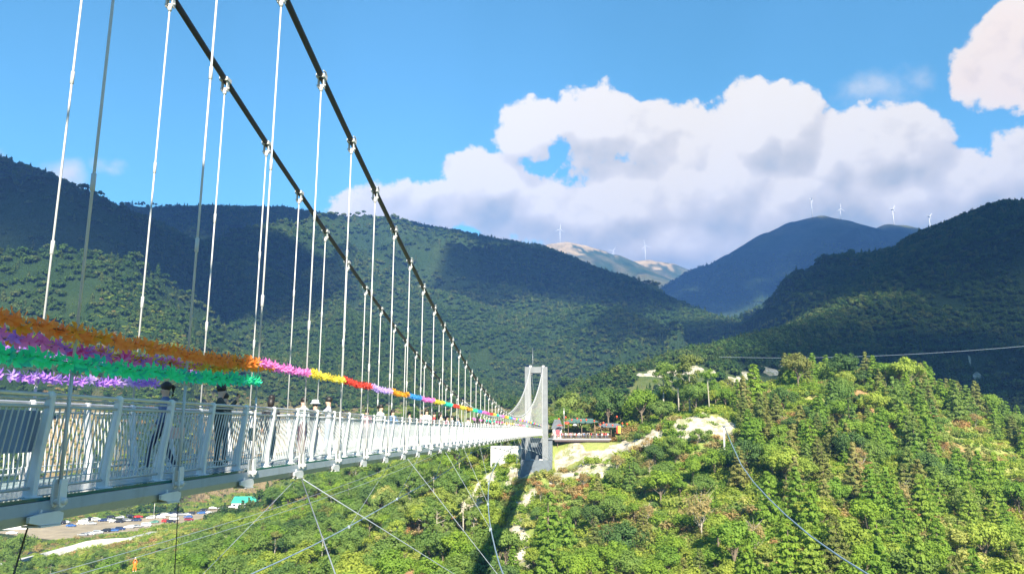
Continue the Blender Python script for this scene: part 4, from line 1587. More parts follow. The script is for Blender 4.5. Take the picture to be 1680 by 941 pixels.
def make_pose(pose, fingers=False):
    J = {'pelvis': (0, 0, .92), 'waist': (0, 0.0, 1.06), 'chest': (0, 0.01, 1.28), 'upchest': (0, 0, 1.40), 'neck': (0, 0, 1.48), 'skull': (0, .015, 1.56), 'head': (0, 0.02, 1.66)}
    for s, n in ((1, 'L'), (-1, 'R')):
        J['hip' + n] = (s * .09, 0, .88)
        J['knee' + n] = (s * .10, .02, .49)
        J['ankle' + n] = (s * .10, -.01, .09)
        J['toe' + n] = (s * .12, .15, .035)
        J['sh' + n] = (s * .17, 0, 1.40)
        J['elb' + n] = (s * .23, -.02, 1.12)
        J['wr' + n] = (s * .22, .07, .88)
        J['hand' + n] = (s * .21, .10, .79)
    if pose == 'photo':
        for s, n in ((1, 'L'), (-1, 'R')):
            J['elb' + n] = (s * .24, .18, 1.20)
            J['wr' + n] = (s * .10, .33, 1.42)
            J['hand' + n] = (s * .07, .36, 1.49)
    if pose == 'walk':
        J['kneeL'], J['ankleL'], J['toeL'] = (.10, .18, .52), (.10, .22, .12), (.11, .37, .08)
        J['kneeR'], J['ankleR'], J['toeR'] = (-.10, -.06, .50), (-.10, -.26, .12), (-.11, -.13, .035)
        J['elbL'], J['wrL'], J['handL'] = (.24, -.12, 1.14), (.22, -.10, .90), (.21, -.09, .81)
        J['elbR'], J['wrR'], J['handR'] = (-.24, .08, 1.14), (-.20, .22, .95), (-.19, .27, .88)
    if pose == 'rail':      # arms spread along the handrail
        J['elbL'], J['wrL'], J['handL'] = (.38, .10, 1.30), (.60, .16, 1.26), (.68, .18, 1.25)
        J['elbR'], J['wrR'], J['handR'] = (-.38, .10, 1.30), (-.60, .16, 1.26), (-.68, .18, 1.25)
    if pose == 'hang':      # seated in a zip line harness, legs drawn up, hands on the trolley strap
        J['kneeL'], J['ankleL'], J['toeL'] = (.12, .42, .98), (.12, .66, .68), (.12, .80, .70)
        J['kneeR'], J['ankleR'], J['toeR'] = (-.12, .42, .98), (-.12, .66, .68), (-.12, .80, .70)
        J['elbL'], J['wrL'], J['handL'] = (.20, .20, 1.55), (.06, .16, 1.78), (.04, .15, 1.86)
        J['elbR'], J['wrR'], J['handR'] = (-.20, .20, 1.55), (-.06, .16, 1.78), (-.04, .15, 1.86)
    R_ = {'pelvis': (.15, .11), 'waist': (.13, .10), 'chest': (.16, .11), 'upchest': (.13, .09), 'neck': (.055, .055), 'skull': (.075, .085), 'head': (.085, .098)}
    for n in 'LR':
        R_.update({'hip' + n: .092, 'knee' + n: .060, 'ankle' + n: .042, 'toe' + n: (.040, .03), 'sh' + n: .062, 'elb' + n: .043, 'wr' + n: .029, 'hand' + n: (.038, .022)})
    E_ = [('pelvis', 'waist'), ('waist', 'chest'), ('chest', 'upchest'), ('upchest', 'neck'), ('neck', 'skull'), ('skull', 'head')]
    T = {('neck', 'skull'): 0, ('skull', 'head'): 0, ('upchest', 'neck'): 1}
    for n in 'LR':
        E_ += [('pelvis', 'hip' + n), ('hip' + n, 'knee' + n), ('knee' + n, 'ankle' + n), ('ankle' + n, 'toe' + n), ('upchest', 'sh' + n), ('sh' + n, 'elb' + n), ('elb' + n, 'wr' + n), ('wr' + n, 'hand' + n)]
        T.update({('pelvis', 'hip' + n): 2, ('hip' + n, 'knee' + n): 2, ('knee' + n, 'ankle' + n): 2, ('ankle' + n, 'toe' + n): 3, ('wr' + n, 'hand' + n): 0})
        if fingers:
            w, h = Vector(J['wr' + n]), Vector(J['hand' + n])
            d = (h - w).normalized()
            side = d.cross(Vector((0, 1, 0.3))).normalized()
            for f in range(5):
                off = (f - 1.5) * .020
                ln = (.050, .066, .072, .066, .052)[f]
                if f == 0:
                    q1 = w + d * .04 - side * .05
                    q2 = q1 + d * .035 - side * .012 + Vector((0, .012, 0))
                else:
                    q1 = h + side * (off - .01) + d * .03
                    q2 = q1 + d * ln * .6 + Vector((0, .022, 0.0))
                J['f%d%s' % (f, n)] = tuple(q1)
                J['t%d%s' % (f, n)] = tuple(q2)
                R_['f%d%s' % (f, n)] = .009
                R_['t%d%s' % (f, n)] = .0075
                E_ += [('hand' + n, 'f%d%s' % (f, n)), ('f%d%s' % (f, n), 't%d%s' % (f, n))]
                T[('hand' + n, 'f%d%s' % (f, n))] = 0
                T[('f%d%s' % (f, n), 't%d%s' % (f, n))] = 0
    body = skin_body(J, E_, R_, T, 'pelvis')
    # nose and ears
    bm = bmesh.new()
    bm.from_mesh(body)
    hx = Vector(J['head'])
    for v in bm.verts:
        q = v.co - hx
        if q.length < .2 and q.y > .06 and abs(q.x) < .03 and -.06 < q.z < .0:
            v.co.y += .022
        if q.length < .2 and abs(abs(q.x) - .075) < .03 and abs(q.z + .02) < .03 and abs(q.y) < .03:
            v.co.x *= 1.18
    bm.to_mesh(body)
    bm.free()
    return body, J


def hair_mesh(kind, J):
    mb = MB()
    h = Vector(J['head'])
    mb.ball((h.x, h.y - .018, h.z + .030), (.097, .108, .100), 12, 8)
    if kind == 'long':
        mb.path([(h.x, h.y - .05, h.z + .03), (h.x, h.y - .09, h.z - .10), (h.x, h.y - .095, h.z - .30)], [.09, .10, .06], 8)
    if kind == 'tail':
        mb.path([(h.x, h.y - .09, h.z + .06), (h.x, h.y - .16, h.z + .02), (h.x, h.y - .15, h.z - .16)], [.03, .045, .02], 8)
    if kind == 'bun':
        mb.ball((h.x, h.y - .06, h.z + .13), .045, 8, 6)
    return mb.mesh('hair', M['hair'])


POSES = {}
for ps in ('stand', 'photo', 'walk', 'rail'):
    for fg in (False, True):
        POSES[(ps, fg)] = make_pose(ps, fg)
POSES[('hang', True)] = make_pose('hang', True)
HAIR = {}


def person(x, y, z, face, pose, top, trs, label, group=None, hair='short', h=1.0, near=False, shoes=(0.03, 0.03, 0.03), hairs=None, tilt=0):
    body, J = POSES[(pose, near)] if (pose, near) in POSES else POSES[(pose, True)]
    e = empty('person', (x, y, z), label, 'person', group, face)
    e.scale = (h,) * 3
    me = body.copy()
    for im, m in enumerate((M['skin'], cloth('%.2f_%.2f_%.2f' % top, top), cloth('%.2f_%.2f_%.2f' % trs, trs), cloth('%.2f_%.2f_%.2f' % shoes, shoes))):
        me.materials[im] = m
    link('body', me, e)
    k = (pose, hair)
    if k not in HAIR:
        HAIR[k] = hair_mesh(hair, J)
    link('hair', HAIR[k], e)
    if near:
        eyes = MB()
        hd = J['head']
        for s in (-1, 1):
            eyes.ball((hd[0] + s * .032, hd[1] + .088, hd[2] - .005), (.012, .008, .007), 6, 4)
        eyes.path([(hd[0] - .022, hd[1] + .090, hd[2] - .065), (hd[0] + .022, hd[1] + .090, hd[2] - .065)], .004, 4)
        link('face', eyes.mesh('face', M['hair']), e)
    return e, J


def on_deck(px, x=-7.7):
    d = ray(px, 690)
    return x / d[0] * d[1]


FLOOR = lambda y: rail_z(y) - 1.25
# the woman in the blue jacket with a pink bag
y = on_deck(256)
e, J = person(-7.55, y, FLOOR(y), 2.4, 'walk', (0.09, 0.14, 0.26), (0.03, 0.04, 0.09), 'woman in a blue jacket with dark tied hair walking behind the near railing', None, 'tail', 0.95, True, (0.5, 0.5, 0.5))
bag = MB()
bag.box((-7.25, y - 0.1, FLOOR(y) + 0.74), (0.14, 0.42, 0.20), 0)
bag.path([(-7.25, y - .28, FLOOR(y) + .84), (-7.4, y, FLOOR(y) + 1.32), (-7.25, y + .1, FLOOR(y) + .84)], 0.012, 5)
bg_ = bag.build('shoulder_bag', cloth('pink_stripe', (0.72, 0.50, 0.48)), bevel=0.03)
tag(bg_, 'pale pink striped shoulder bag at the hip of the woman in blue', 'bag')
y = on_deck(352)
e, J = person(-7.6, y, FLOOR(y), -1.25, 'photo', (0.05, 0.06, 0.055), (0.02, 0.022, 0.03), 'man in a dark jacket raising a phone behind the near railing', None, 'bun', 1.0, True)
ph = MB()
ph.box((-7.6 + .37 * 1.0, y + .08, FLOOR(y) + 1.53), (0.012, 0.15, 0.078))
tag(ph.build('phone', M['rubber'], bevel=0.003), 'dark phone held up in both hands by the man in the dark jacket', 'phone')
y = on_deck(366, -8.1)
person(-8.1, y, FLOOR(y), -2.0, 'stand', (0.30, 0.27, 0.22), (0.05, 0.06, 0.10), 'pale faced person in beige just beyond the man with the phone', None, 'short', 0.93, True)
y = on_deck(431)
person(-7.5, y, FLOOR(y), 0.2, 'stand', (0.02, 0.02, 0.025), (0.02, 0.02, 0.03), 'person in black with long black hair seen from behind near the pink garland', None, 'long', 0.93, True)
y = on_deck(418, -7.2)
tb_ = MB()
tb_.box((-7.22, y, FLOOR(y) + .68), (0.12, 0.26, 0.30))
tag(tb_.build('tote_bag', cloth('khaki', (0.30, 0.30, 0.18)), bevel=0.03), 'khaki bag carried low beside the person in black', 'bag')
y = on_deck(497)
person(-7.7, y, FLOOR(y), 1.2, 'stand', (0.45, 0.50, 0.52), (0.10, 0.03, 0.05), 'brown haired person in a light grey top near the yellow garland', None, 'short', 0.97, True)
y = on_deck(521)
e, J = person(-7.8, y, FLOOR(y), -0.4, 'stand', (0.03, 0.035, 0.05), (0.04, 0.05, 0.08), 'person in dark clothes wearing a pale grey bucket hat', None, 'short', 0.93, True)
hh = MB()
hz = FLOOR(y) + .93 * 1.735
hh.path([(-7.8, y, hz - .035), (-7.8, y, hz - .03), (-7.8, y, hz), (-7.8, y, hz + .085), (-7.8, y, hz + .09)], [.17, .165, .115, .10, .03], 14)
tag(hh.build('bucket_hat', cloth('hatgrey', (0.52, 0.56, 0.60))), 'pale grey bucket hat on the person in dark clothes', 'hat')
y = on_deck(541, -7.1)
person(-7.15, y, FLOOR(y), 1.75, 'rail', (0.72, 0.74, 0.78), (0.30, 0.38, 0.55), 'man in a white shirt with both arms spread along the railing', None, 'short', 0.99, True)
y = on_deck(606)
person(-7.8, y, FLOOR(y), 0.5, 'stand', (0.60, 0.35, 0.38), (0.10, 0.10, 0.14), 'small dark haired person in rosy top left of the one by the lilac garland', None, 'short', 0.90)
y = on_deck(616)
person(-7.5, y, FLOOR(y), -1.9, 'stand', (0.80, 0.80, 0.80), (0.20, 0.25, 0.35), 'person in white with a rosy face by the start of the lilac garland', None, 'tail', 1.02)
tops = [('white', (0.80, 0.80, 0.80)), ('blue', (0.15, 0.28, 0.55)), ('pink', (0.75, 0.35, 0.42)), ('black', (0.03, 0.03, 0.035)), ('beige', (0.52, 0.44, 0.34)), ('red', (0.60, 0.06, 0.06)), ('grey', (0.35, 0.37, 0.40))]
rr = random.Random(4)
spots = [(644, 1), (671, 4), (690, 2), (700, 0), (712, 5), (722, 4), (733, 2), (742, 6), (752, 1), (767, 0), (769, 0), (782, 3), (784, 2), (793, 4), (801, 2), (808, 5), (815, 0), (821, 3), (828, 4), (835, 2), (842, 0), (848, 1), (855, 5), (862, 6), (869, 0), (875, 2)]
bars_at = ''
for i, (px, ci) in enumerate(spots):
    x = rr.uniform(-8.4, -7.1)
    y = on_deck(px, x)
    if y > 200:
        continue
    cn, cc = tops[ci]
    e, _j = person(x, y, FLOOR(y), rr.uniform(-3, 3), rr.choice(['stand', 'walk', 'stand']), cc, (0.05, 0.06, 0.10), 'small figure in a %s top on the %s deck half' % (cn, 'nearer' if px < 790 else 'farther'), 'visitors in %s tops on the %s deck half' % (cn, 'nearer' if px < 790 else 'farther'), rr.choice(['short', 'long', 'tail']), rr.uniform(.96, 1.08))
    half = 'nearer' if px < 790 else 'farther'
    one_of(e, 'people in %s tops on the %s deck half' % (cn, half), 'only person in a %s top on the %s deck half' % (cn, half))
for i in range(44):
    x = -4.0 + 16.2 * ((i * 0.618) % 1)
    y = rr.uniform(213.1, 218.2)
    cn, cc = tops[rr.choice([0, 0, 1, 2, 3, 3, 4, 5, 6, 3])]
    back = y > 215.8
    e, _j = person(x, y, -3.42, rr.uniform(-3, 3), rr.choice(['stand', 'walk', 'stand', 'photo']), cc, rr.choice([(0.04, 0.05, 0.09), (0.12, 0.14, 0.2), (0.03, 0.03, 0.03)]),
           'visitor in a %s top standing on the crowded far platform' % cn, 'visitors in %s tops on the far platform' % cn, rr.choice(['short', 'long']), rr.uniform(.92, 1.05))

    one_of(e, 'people in %s tops %s platform' % (cn, 'behind, on the' if back else 'along the front of the'), 'only person in a %s top %s the far platform' % (cn, 'on the rear of' if back else 'along the edge of'))

# zip line rider
zr = min(sag_line(at(110, 947, 70), at(720, 742, 212), 1.2, 400), key=lambda q: abs(proj(*q)[0] - 224))
e, J = person(zr[0], zr[1], zr[2] - 1.95, -2.6, 'hang', (0.85, 0.20, 0.02), (0.85, 0.20, 0.02), 'zip line rider in orange with pale shoes hanging under the lower line', None, 'short', 1.0, True, (0.75, 0.75, 0.78))
mb = MB()
mb.path([(zr[0], zr[1], zr[2] - .10), (zr[0], zr[1], zr[2] + .06)], 0.06, 8)
mb.path([(zr[0] - .02, zr[1], zr[2] - .1), (zr[0], zr[1], zr[2] - .85)], 0.015, 5)
tag(mb.build('trolley', M['steel']), 'steel trolley and strap above the zip line rider', 'trolley')

# ================================================================== cars
pt = bpy.data.materials.new('car_paint')
pt.use_nodes = True
q_ = NT(pt.node_tree)
oi = q_.add('ShaderNodeObjectInfo')
q_.put(pt.node_tree.nodes['Principled BSDF'].inputs['Base Color'], oi.outputs['Color'])
pt.node_tree.nodes['Principled BSDF'].inputs['Roughness'].default_value = 0.25


def car_meshes(kind):
    b, g = MB(), MB()
    if kind == 'van':
        prof = [(-2.3, .30), (2.3, .30), (2.35, .8), (2.15, 1.15), (1.55, 1.9), (-2.2, 1.95), (-2.35, 1.2)]
        win = [(1.95, 1.18), (1.5, 1.75), (-2.0, 1.8), (-2.1, 1.25)]
    elif kind == 'suv':
        prof = [(-2.25, .30), (2.25, .30), (2.3, .75), (2.15, .98), (1.2, 1.10), (.55, 1.62), (-1.9, 1.70), (-2.3, 1.1)]
        win = [(1.0, 1.12), (.5, 1.54), (-1.8, 1.60), (-2.1, 1.12)]
    else:
        prof = [(-2.25, .28), (2.25, .28), (2.3, .62), (2.1, .82), (1.0, .95), (.35, 1.40), (-1.1, 1.44), (-1.75, 1.02), (-2.25, .95)]
        win = [(.85, .97), (.3, 1.33), (-1.05, 1.36), (-1.6, 1.0)]
    b.prism(prof, 'y', -.88, .88)
    g.prism(win, 'y', -.895, .895)
    # windscreen and rear window
    f0, f1 = win[0], win[1]
    g.add([(f0[0] + .14, -.74, f0[1]), (f0[0] + .14, .74, f0[1]), (f1[0] + .11, .66, f1[1]), (f1[0] + .11, -.66, f1[1])], [(0, 1, 2, 3)])
    r0, r1 = win[-1], win[-2]
    g.add([(r0[0] - .16, -.74, r0[1]), (r0[0] - .16, .74, r0[1]), (r1[0] - .14, .66, r1[1]), (r1[0] - .14, -.66, r1[1])], [(0, 1, 2, 3)])
    w = MB()
    w.path([(0, -.1, 0), (0, .1, 0)], .32, 12)
    w.path([(0, -.105, 0), (0, .105, 0)], .18, 8, 1)
    return b.mesh('body', pt, bevel=.07), g.mesh('window', M['window_dark']), w.mesh('wheel', [M['rubber'], M['steel']])


CARS = {k: car_meshes(k) for k in ('van', 'suv', 'sedan')}
CC = dict(white=(.80, .80, .80), black=(.02, .022, .03), blue=(.04, .12, .35), red=(.55, .03, .02), grey=(.30, .31, .33), silver=(.52, .54, .56), navy=(.02, .04, .12), green=(.10, .24, .18), maroon=(.22, .02, .03))
cl = [(347, 412, 'black', 'suv'), (408, 428, 'blue', 'sedan'), (470, 415, 'white', 'sedan'), (478, 400, 'white', 'suv'), (525, 390, 'black', 'suv'), (527, 415, 'silver', 'sedan'), (590, 398, 'navy', 'suv'), (640, 380, 'black', 'suv'), (655, 403, 'white', 'sedan'),
      (690, 380, 'silver', 'sedan'), (695, 400, 'black', 'sedan'), (750, 374, 'black', 'suv'), (757, 395, 'black', 'sedan'), (795, 376, 'red', 'sedan'), (858, 358, 'black', 'suv'), (865, 382, 'white', 'suv'), (918, 366, 'black', 'sedan'), (925, 380, 'white', 'suv'),
      (968, 364, 'navy', 'suv'), (1012, 356, 'black', 'suv'), (1043, 364, 'grey', 'sedan'), (1095, 358, 'black', 'suv'), (955, 403, 'red', 'suv'), (1000, 391, 'white', 'van'), (1080, 377, 'blue', 'sedan'), (1085, 393, 'maroon', 'suv'),
      (1170, 336, 'black', 'sedan'), (1155, 355, 'blue', 'suv'), (1222, 326, 'white', 'sedan'), (1200, 352, 'white', 'sedan'), (1273, 328, 'grey', 'sedan'), (1333, 321, 'white', 'sedan'), (1375, 313, 'green', 'sedan'), (1418, 304, 'white', 'sedan'), (1467, 293, 'white', 'suv'), (1515, 286, 'silver', 'sedan'),
      (475, 480, 'grey', 'sedan'), (517, 475, 'silver', 'sedan'), (563, 468, 'silver', 'suv'), (605, 458, 'black', 'suv'), (652, 455, 'blue', 'sedan'), (690, 448, 'navy', 'suv'), (740, 438, 'white', 'suv'), (787, 432, 'grey', 'sedan'), (840, 427, 'white', 'van'), (885, 407, 'green', 'sedan'), (200, 552, 'black', 'suv'), (68, 470, 'white', 'sedan')]
more = []
for j, (a, b, cn, kd) in enumerate(cl[:26]):
    if j % 2 == 0:
        more.append((a + 26 + (j * 7) % 9, b - 3 + (j * 5) % 7, ['silver', 'black', 'white', 'grey', 'white', 'navy', 'silver'][j % 7], ['sedan', 'suv', 'sedan'][j % 3]))
cl += [q for q in more if q[0] < 1110]
for i, (a, b, cn, kd) in enumerate(cl):
    px, py = a / 3.5, 740 + b / 3.5
    zc = LOTZ + 0.13
    p = atz(px, py + 1.0, zc)
    if 46 <= i < 48:
        zc = float(height(np.array([p[0]]), np.array([p[1]]))[0]) + .05
    rowz = 'rear row' if i >= 48 else 'front row' if 36 <= i < 46 else ('rear row' if i < 26 else ('by the green shed' if i < 36 else 'valley edge by the large tree'))
    kn = dict(sedan='low car', suv='tall car', van='van')[kd]
    lab = '%s %s parked %s %s' % (cn, kn, 'in the' if 'row' in rowz else ('' if 'by' in rowz[:3] else 'at the'), rowz)
    e = empty('parked_car', (p[0], p[1], zc), lab, 'car', None, (0.25 if i % 3 else 3.3) + rr.uniform(-.12, .12))
    lab = lab.replace('  ', ' ')
    e['label'] = lab
    one_of(e, lab.replace(kn, kn + 's'), lab)
    bm_, gm_, wm_ = CARS[kd]
    o = link('body', bm_, e)
    o.color = CC[cn] + (1,)
    link('window', gm_, e)
    for sx in (-1.35, 1.35):
        for sy in (-.82, .82):
            link('wheel', wm_, e, (sx, sy, .32))
# lamp pole of the car park
p = atz(252, 848, LOTZ)
mb = MB()
mb.path([(p[0], p[1], LOTZ), (p[0], p[1], LOTZ + 11.5)], [.16, .12], 8)
tag(mb.build('utility_pole', M['concrete_light']), 'pale utility pole rising out of the car park', 'pole')

# ================================================================== valley buildings
def house(name, px0, px1, py, Z, w_y, h, roofm, wallm, label, roofh=1.6, rot=0.0, wins=4):
    a, b = atz(px0, py, Z), atz(px1, py, Z)
    cx, cy = (a[0] + b[0]) / 2, (a[1] + b[1]) / 2 + w_y / 2
    w = b[0] - a[0]
    e = empty(name, (cx, cy, Z), label, 'building', None, rot)
    mb = MB()
    mb.box((0, 0, h / 2), (w, w_y, h))
    link('wall', mb.mesh('wall', wallm), e)
    mb = MB()
    mb.prism([(-w_y / 2 - .5, h), (w_y / 2 + .5, h), (0, h + roofh)], 'x', -w / 2 - .4, w / 2 + .4)
    link('roof', mb.mesh('roof', roofm), e)
    for i in range(wins):
        mb = MB()
        x = -w / 2 + w * (i + .5) / wins
        mb.box((x, -w_y / 2 - .02, h * .55), (min(1.6, w / wins * .5), .1, h * .35))
        link('window', mb.mesh('window', M['window_dark']), e)
    return e


house('shed', 377, 424, 833, -50.0, 14, 3.2, M['roof_green'], M['wall_white'], 'long shed with a bright green sheet roof at the far end of the car park', 3.4, 0.15, 5)
house('building', -12, 42, 868, -50.0, 12, 9.0, M['wall_white'], M['wall_white'], 'white flat sided building at the lower left edge beside the big tree', 1.0, 0.1, 3)
house('building', -60, 30, 800, -46.0, 14, 8.0, M['roof_green'], M['wall_white'], 'white building with a green roof seen through the near railing', 2.0, 0.05, 6)
house('building', 60, 150, 800, -46.0, 10, 5.0, M['roof_grey'], M['wall_white'], 'long low white building seen through the near railing right of the green roof', 1.2, 0.08, 8)
house('building', 600, 616, 792, -22.0, 5, 2.2, M['roof_grey'], M['wall_white'], 'tiny pale hut among the trees under the bridge', .7, 0.2, 2)

# ================================================================== wind turbines
def turbine(px, pyb, pyh, rpx, Y, ang, label, face=0.3):
    base = at(px, pyb, Y)
    hub = at(px, pyh, Y)
    H = hub[2] - base[2]
    r = rpx / FPX * Y
    e = empty('wind_turbine', (base[0], base[1], base[2] - 6), label, 'wind turbine', 'wind turbines on the far hills', face)
    mb = MB()
    mb.path([(0, 0, 0), (0, 0, H + 6)], [1.5, .9], 10)
    link('tower', mb.mesh('tower', M['turbine']), e)
    mb = MB()
    mb.box((0, 1.5, H + 6), (3.2, 8.5, 3.2))
    link('nacelle', mb.mesh('nacelle', M['turbine'], bevel=.5), e)
    for k in range(3):
        mb = MB()
        a = ang + k * 2 * PI / 3
        pts = [(math.sin(a) * r * f, -3.6, H + 6 + math.cos(a) * r * f) for f in (0, .12, .3, .7, 1.0)]
        mb.path(pts, [.8, 1.1, 1.3, .8, .3], 6)
        link('blade', mb.mesh('blade', M['turbine']), e)
    mb = MB()
    mb.ball((0, -3.4, H + 6), 1.9, 8, 6)
    link('hub', mb.mesh('hub', M['turbine']), e)


turbine(919, 398, 376, 9.5, 3600, 0.1, 'wind turbine standing on the left brown topped hill')
turbine(1006, 425, 411.5, 8.5, 3900, 0.6, 'wind turbine mostly sunk behind a ridge with only its blades showing')
turbine(1059, 427, 403, 11, 3950, -0.25, 'tall white wind turbine on the brown hill near the small white cloud')
turbine(1333, 357, 327, 6.5, 2600, 1.0, 'wind turbine on the summit of the blue mountain, blades folded to a V', 1.2)
turbine(1380, 363, 343, 9, 2600, 0.0, 'wind turbine just right of the summit of the blue mountain')
turbine(1467, 371, 343, 8, 2600, 0.5, 'wind turbine on the second rounded top of the blue mountain')
turbine(1527, 381, 355, 8, 2600, 0.75, 'rightmost wind turbine low on the ridge of the blue mountain')

# ================================================================== trees
def leaves(centers, outward, rad, n, size, r, flat=1.0, asp=1.4):
    "leaf sized quads scattered through clumps"
    k = len(centers)
    pick = r.integers(0, k, n)
    d = r.normal(size=(n, 3))
    d /= np.linalg.norm(d, axis=1)[:, None]
    rr_ = r.random(n) ** 0.45
    rad_ = np.asarray(rad)[pick] if np.ndim(rad) else rad
    off = d * (rr_ * rad_)[:, None]
    off[:, 2] *= flat
    c = centers[pick] + off
    nn = d * 0.8 + outward[pick] * 0.5 + r.normal(size=(n, 3)) * 0.45 + np.array([0, 0, 0.35])
    nn /= np.linalg.norm(nn, axis=1)[:, None]
    a = np.cross(nn, r.normal(size=(n, 3)))
    a /= np.linalg.norm(a, axis=1)[:, None]
    b = np.cross(nn, a)
    s = size * r.uniform(0.55, 1.35, n)[:, None]
    a, b = a * s * asp * .5, b * s * .5
    V = np.stack([c - a, c - b + nn * s * .08, c + a, c + b + nn * s * .08], 1).reshape(-1, 3)
    F = np.arange(4 * n).reshape(-1, 4)
    return V, F


def crown_shape(kind, seed, H):
    "clump centres, outward directions, clump radii, trunk description"
    r = np.random.default_rng(seed)
    limbs = []
    if kind in ('broad', 'round', 'bush', 'dry'):
        n = {'broad': 26, 'round': 34, 'bush': 16, 'dry': 22}[kind]
        cz, rx, rz = {'broad': (.62, .34, .34), 'round': (.56, .40, .40), 'bush': (.38, .62, .42), 'dry': (.58, .34, .40)}[kind]
        d = r.normal(size=(n, 3))
        d /= np.linalg.norm(d, axis=1)[:, None]
        d[:, 2] = np.abs(d[:, 2]) * 1.1 - 0.35
        f = r.uniform(.50, 1.0, n)[:, None]
        c = d * f * np.array([rx, rx, rz]) * H
        c[:, :2] *= (1 + 0.22 * r.normal(size=(n, 1)))
        c[:, 2] += cz * H
        out = d / np.linalg.norm(d, axis=1)[:, None]
        rad = H * (0.115 if kind != 'bush' else 0.20) * r.uniform(.7, 1.35, n)
        c = np.vstack([c, [[0, 0, cz * H]]])
        out = np.vstack([out, [[0, 0, 1]]])
        rad = np.append(rad, H * rx * .75)
        for i in range(0, n, 3):
            limbs.append((.30 * H * r.uniform(.6, 1.3), c[i]))
        return c, out, rad, limbs, cz * H
    if kind == 'fir':
        cs, os_, rs = [], [], []
        z = .16
        while z < 1.0:
            R = .235 * (1 - z) ** .75 + .015
            m = max(2, int(9 * (1 - z) + 2))
            ph = r.uniform(0, 6)
            for k in range(m):
                a = ph + 2 * PI * k / m + r.normal() * .25
                for q in (.45, .95):
                    rq = R * q * r.uniform(.8, 1.2)
                    cs.append((rq * math.cos(a) * H, rq * math.sin(a) * H, (z - .03 * q + r.normal() * .012) * H))
                    os_.append((math.cos(a), math.sin(a), .3))
                    rs.append(H * (.055 * (1 - z) + .028))
            z += .062 + .03 * r.random()
        return np.array(cs), np.array(os_), np.array(rs), [], .95 * H
    if kind == 'tall':
        cs, os_, rs = [], [], []
        for k in range(17):
            a = r.uniform(0, 2 * PI)
            z = r.uniform(.50, .98)
            R = .22 * math.sin(PI * min(1, (z - .42) / .60)) ** .6 * r.uniform(.3, 1.1)
            cs.append((R * math.cos(a) * H, R * math.sin(a) * H, z * H))
            os_.append((math.cos(a), math.sin(a), .5))
            rs.append(H * r.uniform(.05, .10))
            if k % 2 == 0:
                limbs.append((z * H * .85, np.array(cs[-1])))
        return np.array(cs), np.array(os_), np.array(rs), limbs, .92 * H


def tree_proto(kind, seed, H, n, size, flat=.75, asp=1.4, pale=False, name='tree'):
    r = np.random.default_rng(seed + 100)
    c, out, rad, limbs, top = crown_shape(kind, seed, H)
    V, F = leaves(c, out, rad, n, size, r, flat, asp)
    crown = mesh_np(name + '_crown', V, F)
    tk = MB()
    lean = r.normal(size=2) * .02 * H
    rt = H * (.017 if kind != 'bush' else .012)
    if kind in ('dry', 'tall'):
        rt = H * .014
    pts = [(0, 0, -0.6), (lean[0] * .3, lean[1] * .3, top * .35), (lean[0], lean[1], top * .7), (lean[0] * .9, lean[1] * .9, top)]
    tk.path(pts, [rt * 1.3, rt, rt * .7, rt * .2], 6)
    for z, e in limbs:
        z = min(z, top * .9)
        s = Vector((lean[0] * z / top, lean[1] * z / top, z))
        tk.path([s, s.lerp(Vector(e), .55) + Vector((0, 0, -.02 * H)), Vector(e)], [rt * .5, rt * .35, rt * .12], 5)
    if kind == 'dry':
        for i in range(26):
            a, z = r.uniform(0, 2 * PI), r.uniform(.2, .75) * H
            ln = H * r.uniform(.15, .3)
            tk.path([(0, 0, z), (math.cos(a) * ln * .6, math.sin(a) * ln * .6, z + ln * .6), (math.cos(a) * ln, math.sin(a) * ln, z + ln * 1.1)], [rt * .35, rt * .2, rt * .08], 4)
    trunk = tk.mesh(name + '_trunk', M['trunk_pale'] if pale else M['trunk'])
    return crown, trunk, H


# kind: (shape, height, leaves, leaf size, leaf material keys)
KINDS = {
    'leafy': [tree_proto('broad', s, 8.0, 3000, .27, .8) for s in (1, 2, 3)],
    'dense': [tree_proto('round', s, 9.0, 4200, .27, .85) for s in (4, 5)],
    'fir': [tree_proto('fir', s, 9.0, 3000, .24, .55, 2.2) for s in (6, 7, 8)],
    'tall': [tree_proto('tall', s, 12.0, 2200, .26, .8, 1.5, True) for s in (9, 10)],
    'bush': [tree_proto('bush', s, 3.2, 1500, .20, .75) for s in (11, 12)],
    'dry': [tree_proto('dry', s, 7.0, 900, .20, .9, 2.0, True) for s in (13, 14)],
}
LEAFSETS = {'leafy': ['bright', 'mid', 'bright', 'grass'], 'dense': ['mid', 'dark', 'mid'], 'fir': ['mid', 'bright', 'olive', 'bright'], 'tall': ['mid', 'olive', 'bright'], 'bush': ['bright', 'grass', 'bright', 'mid'], 'dry': ['dry']}
CROWNS = {}


def crown_with(kind, vi, lk):
    k = (kind, vi, lk)
    if k not in CROWNS:
        me = KINDS[kind][vi][0].copy()
        me.materials.clear()
        me.materials.append(L[lk])
        CROWNS[k] = me
    return CROWNS[k]


def ground_z(x, y):
    return float(height(np.array([float(x)]), np.array([float(y)]))[0])


WHERE = {'right': 'on the wooded right hillside', 'centre': 'on the slope right below the far tower', 'left': 'on the slope under the bridge', 'back': 'on the plateau behind the far platform'}
COLN = {'bright': 'bright green', 'mid': 'mid green', 'dark': 'dark green', 'olive': 'olive green', 'dry': 'dry brown', 'grass': 'yellow green'}
KN = {'leafy': 'leafy tree', 'dense': 'dense round tree', 'fir': 'slender fir', 'tall': 'tall bare stemmed tree', 'bush': 'low bush', 'dry': 'half bare tree'}
PNAME = {'leafy': 'broadleaf_tree', 'dense': 'round_tree', 'fir': 'fir_tree', 'tall': 'tall_tree', 'bush': 'bush', 'dry': 'dry_tree'}


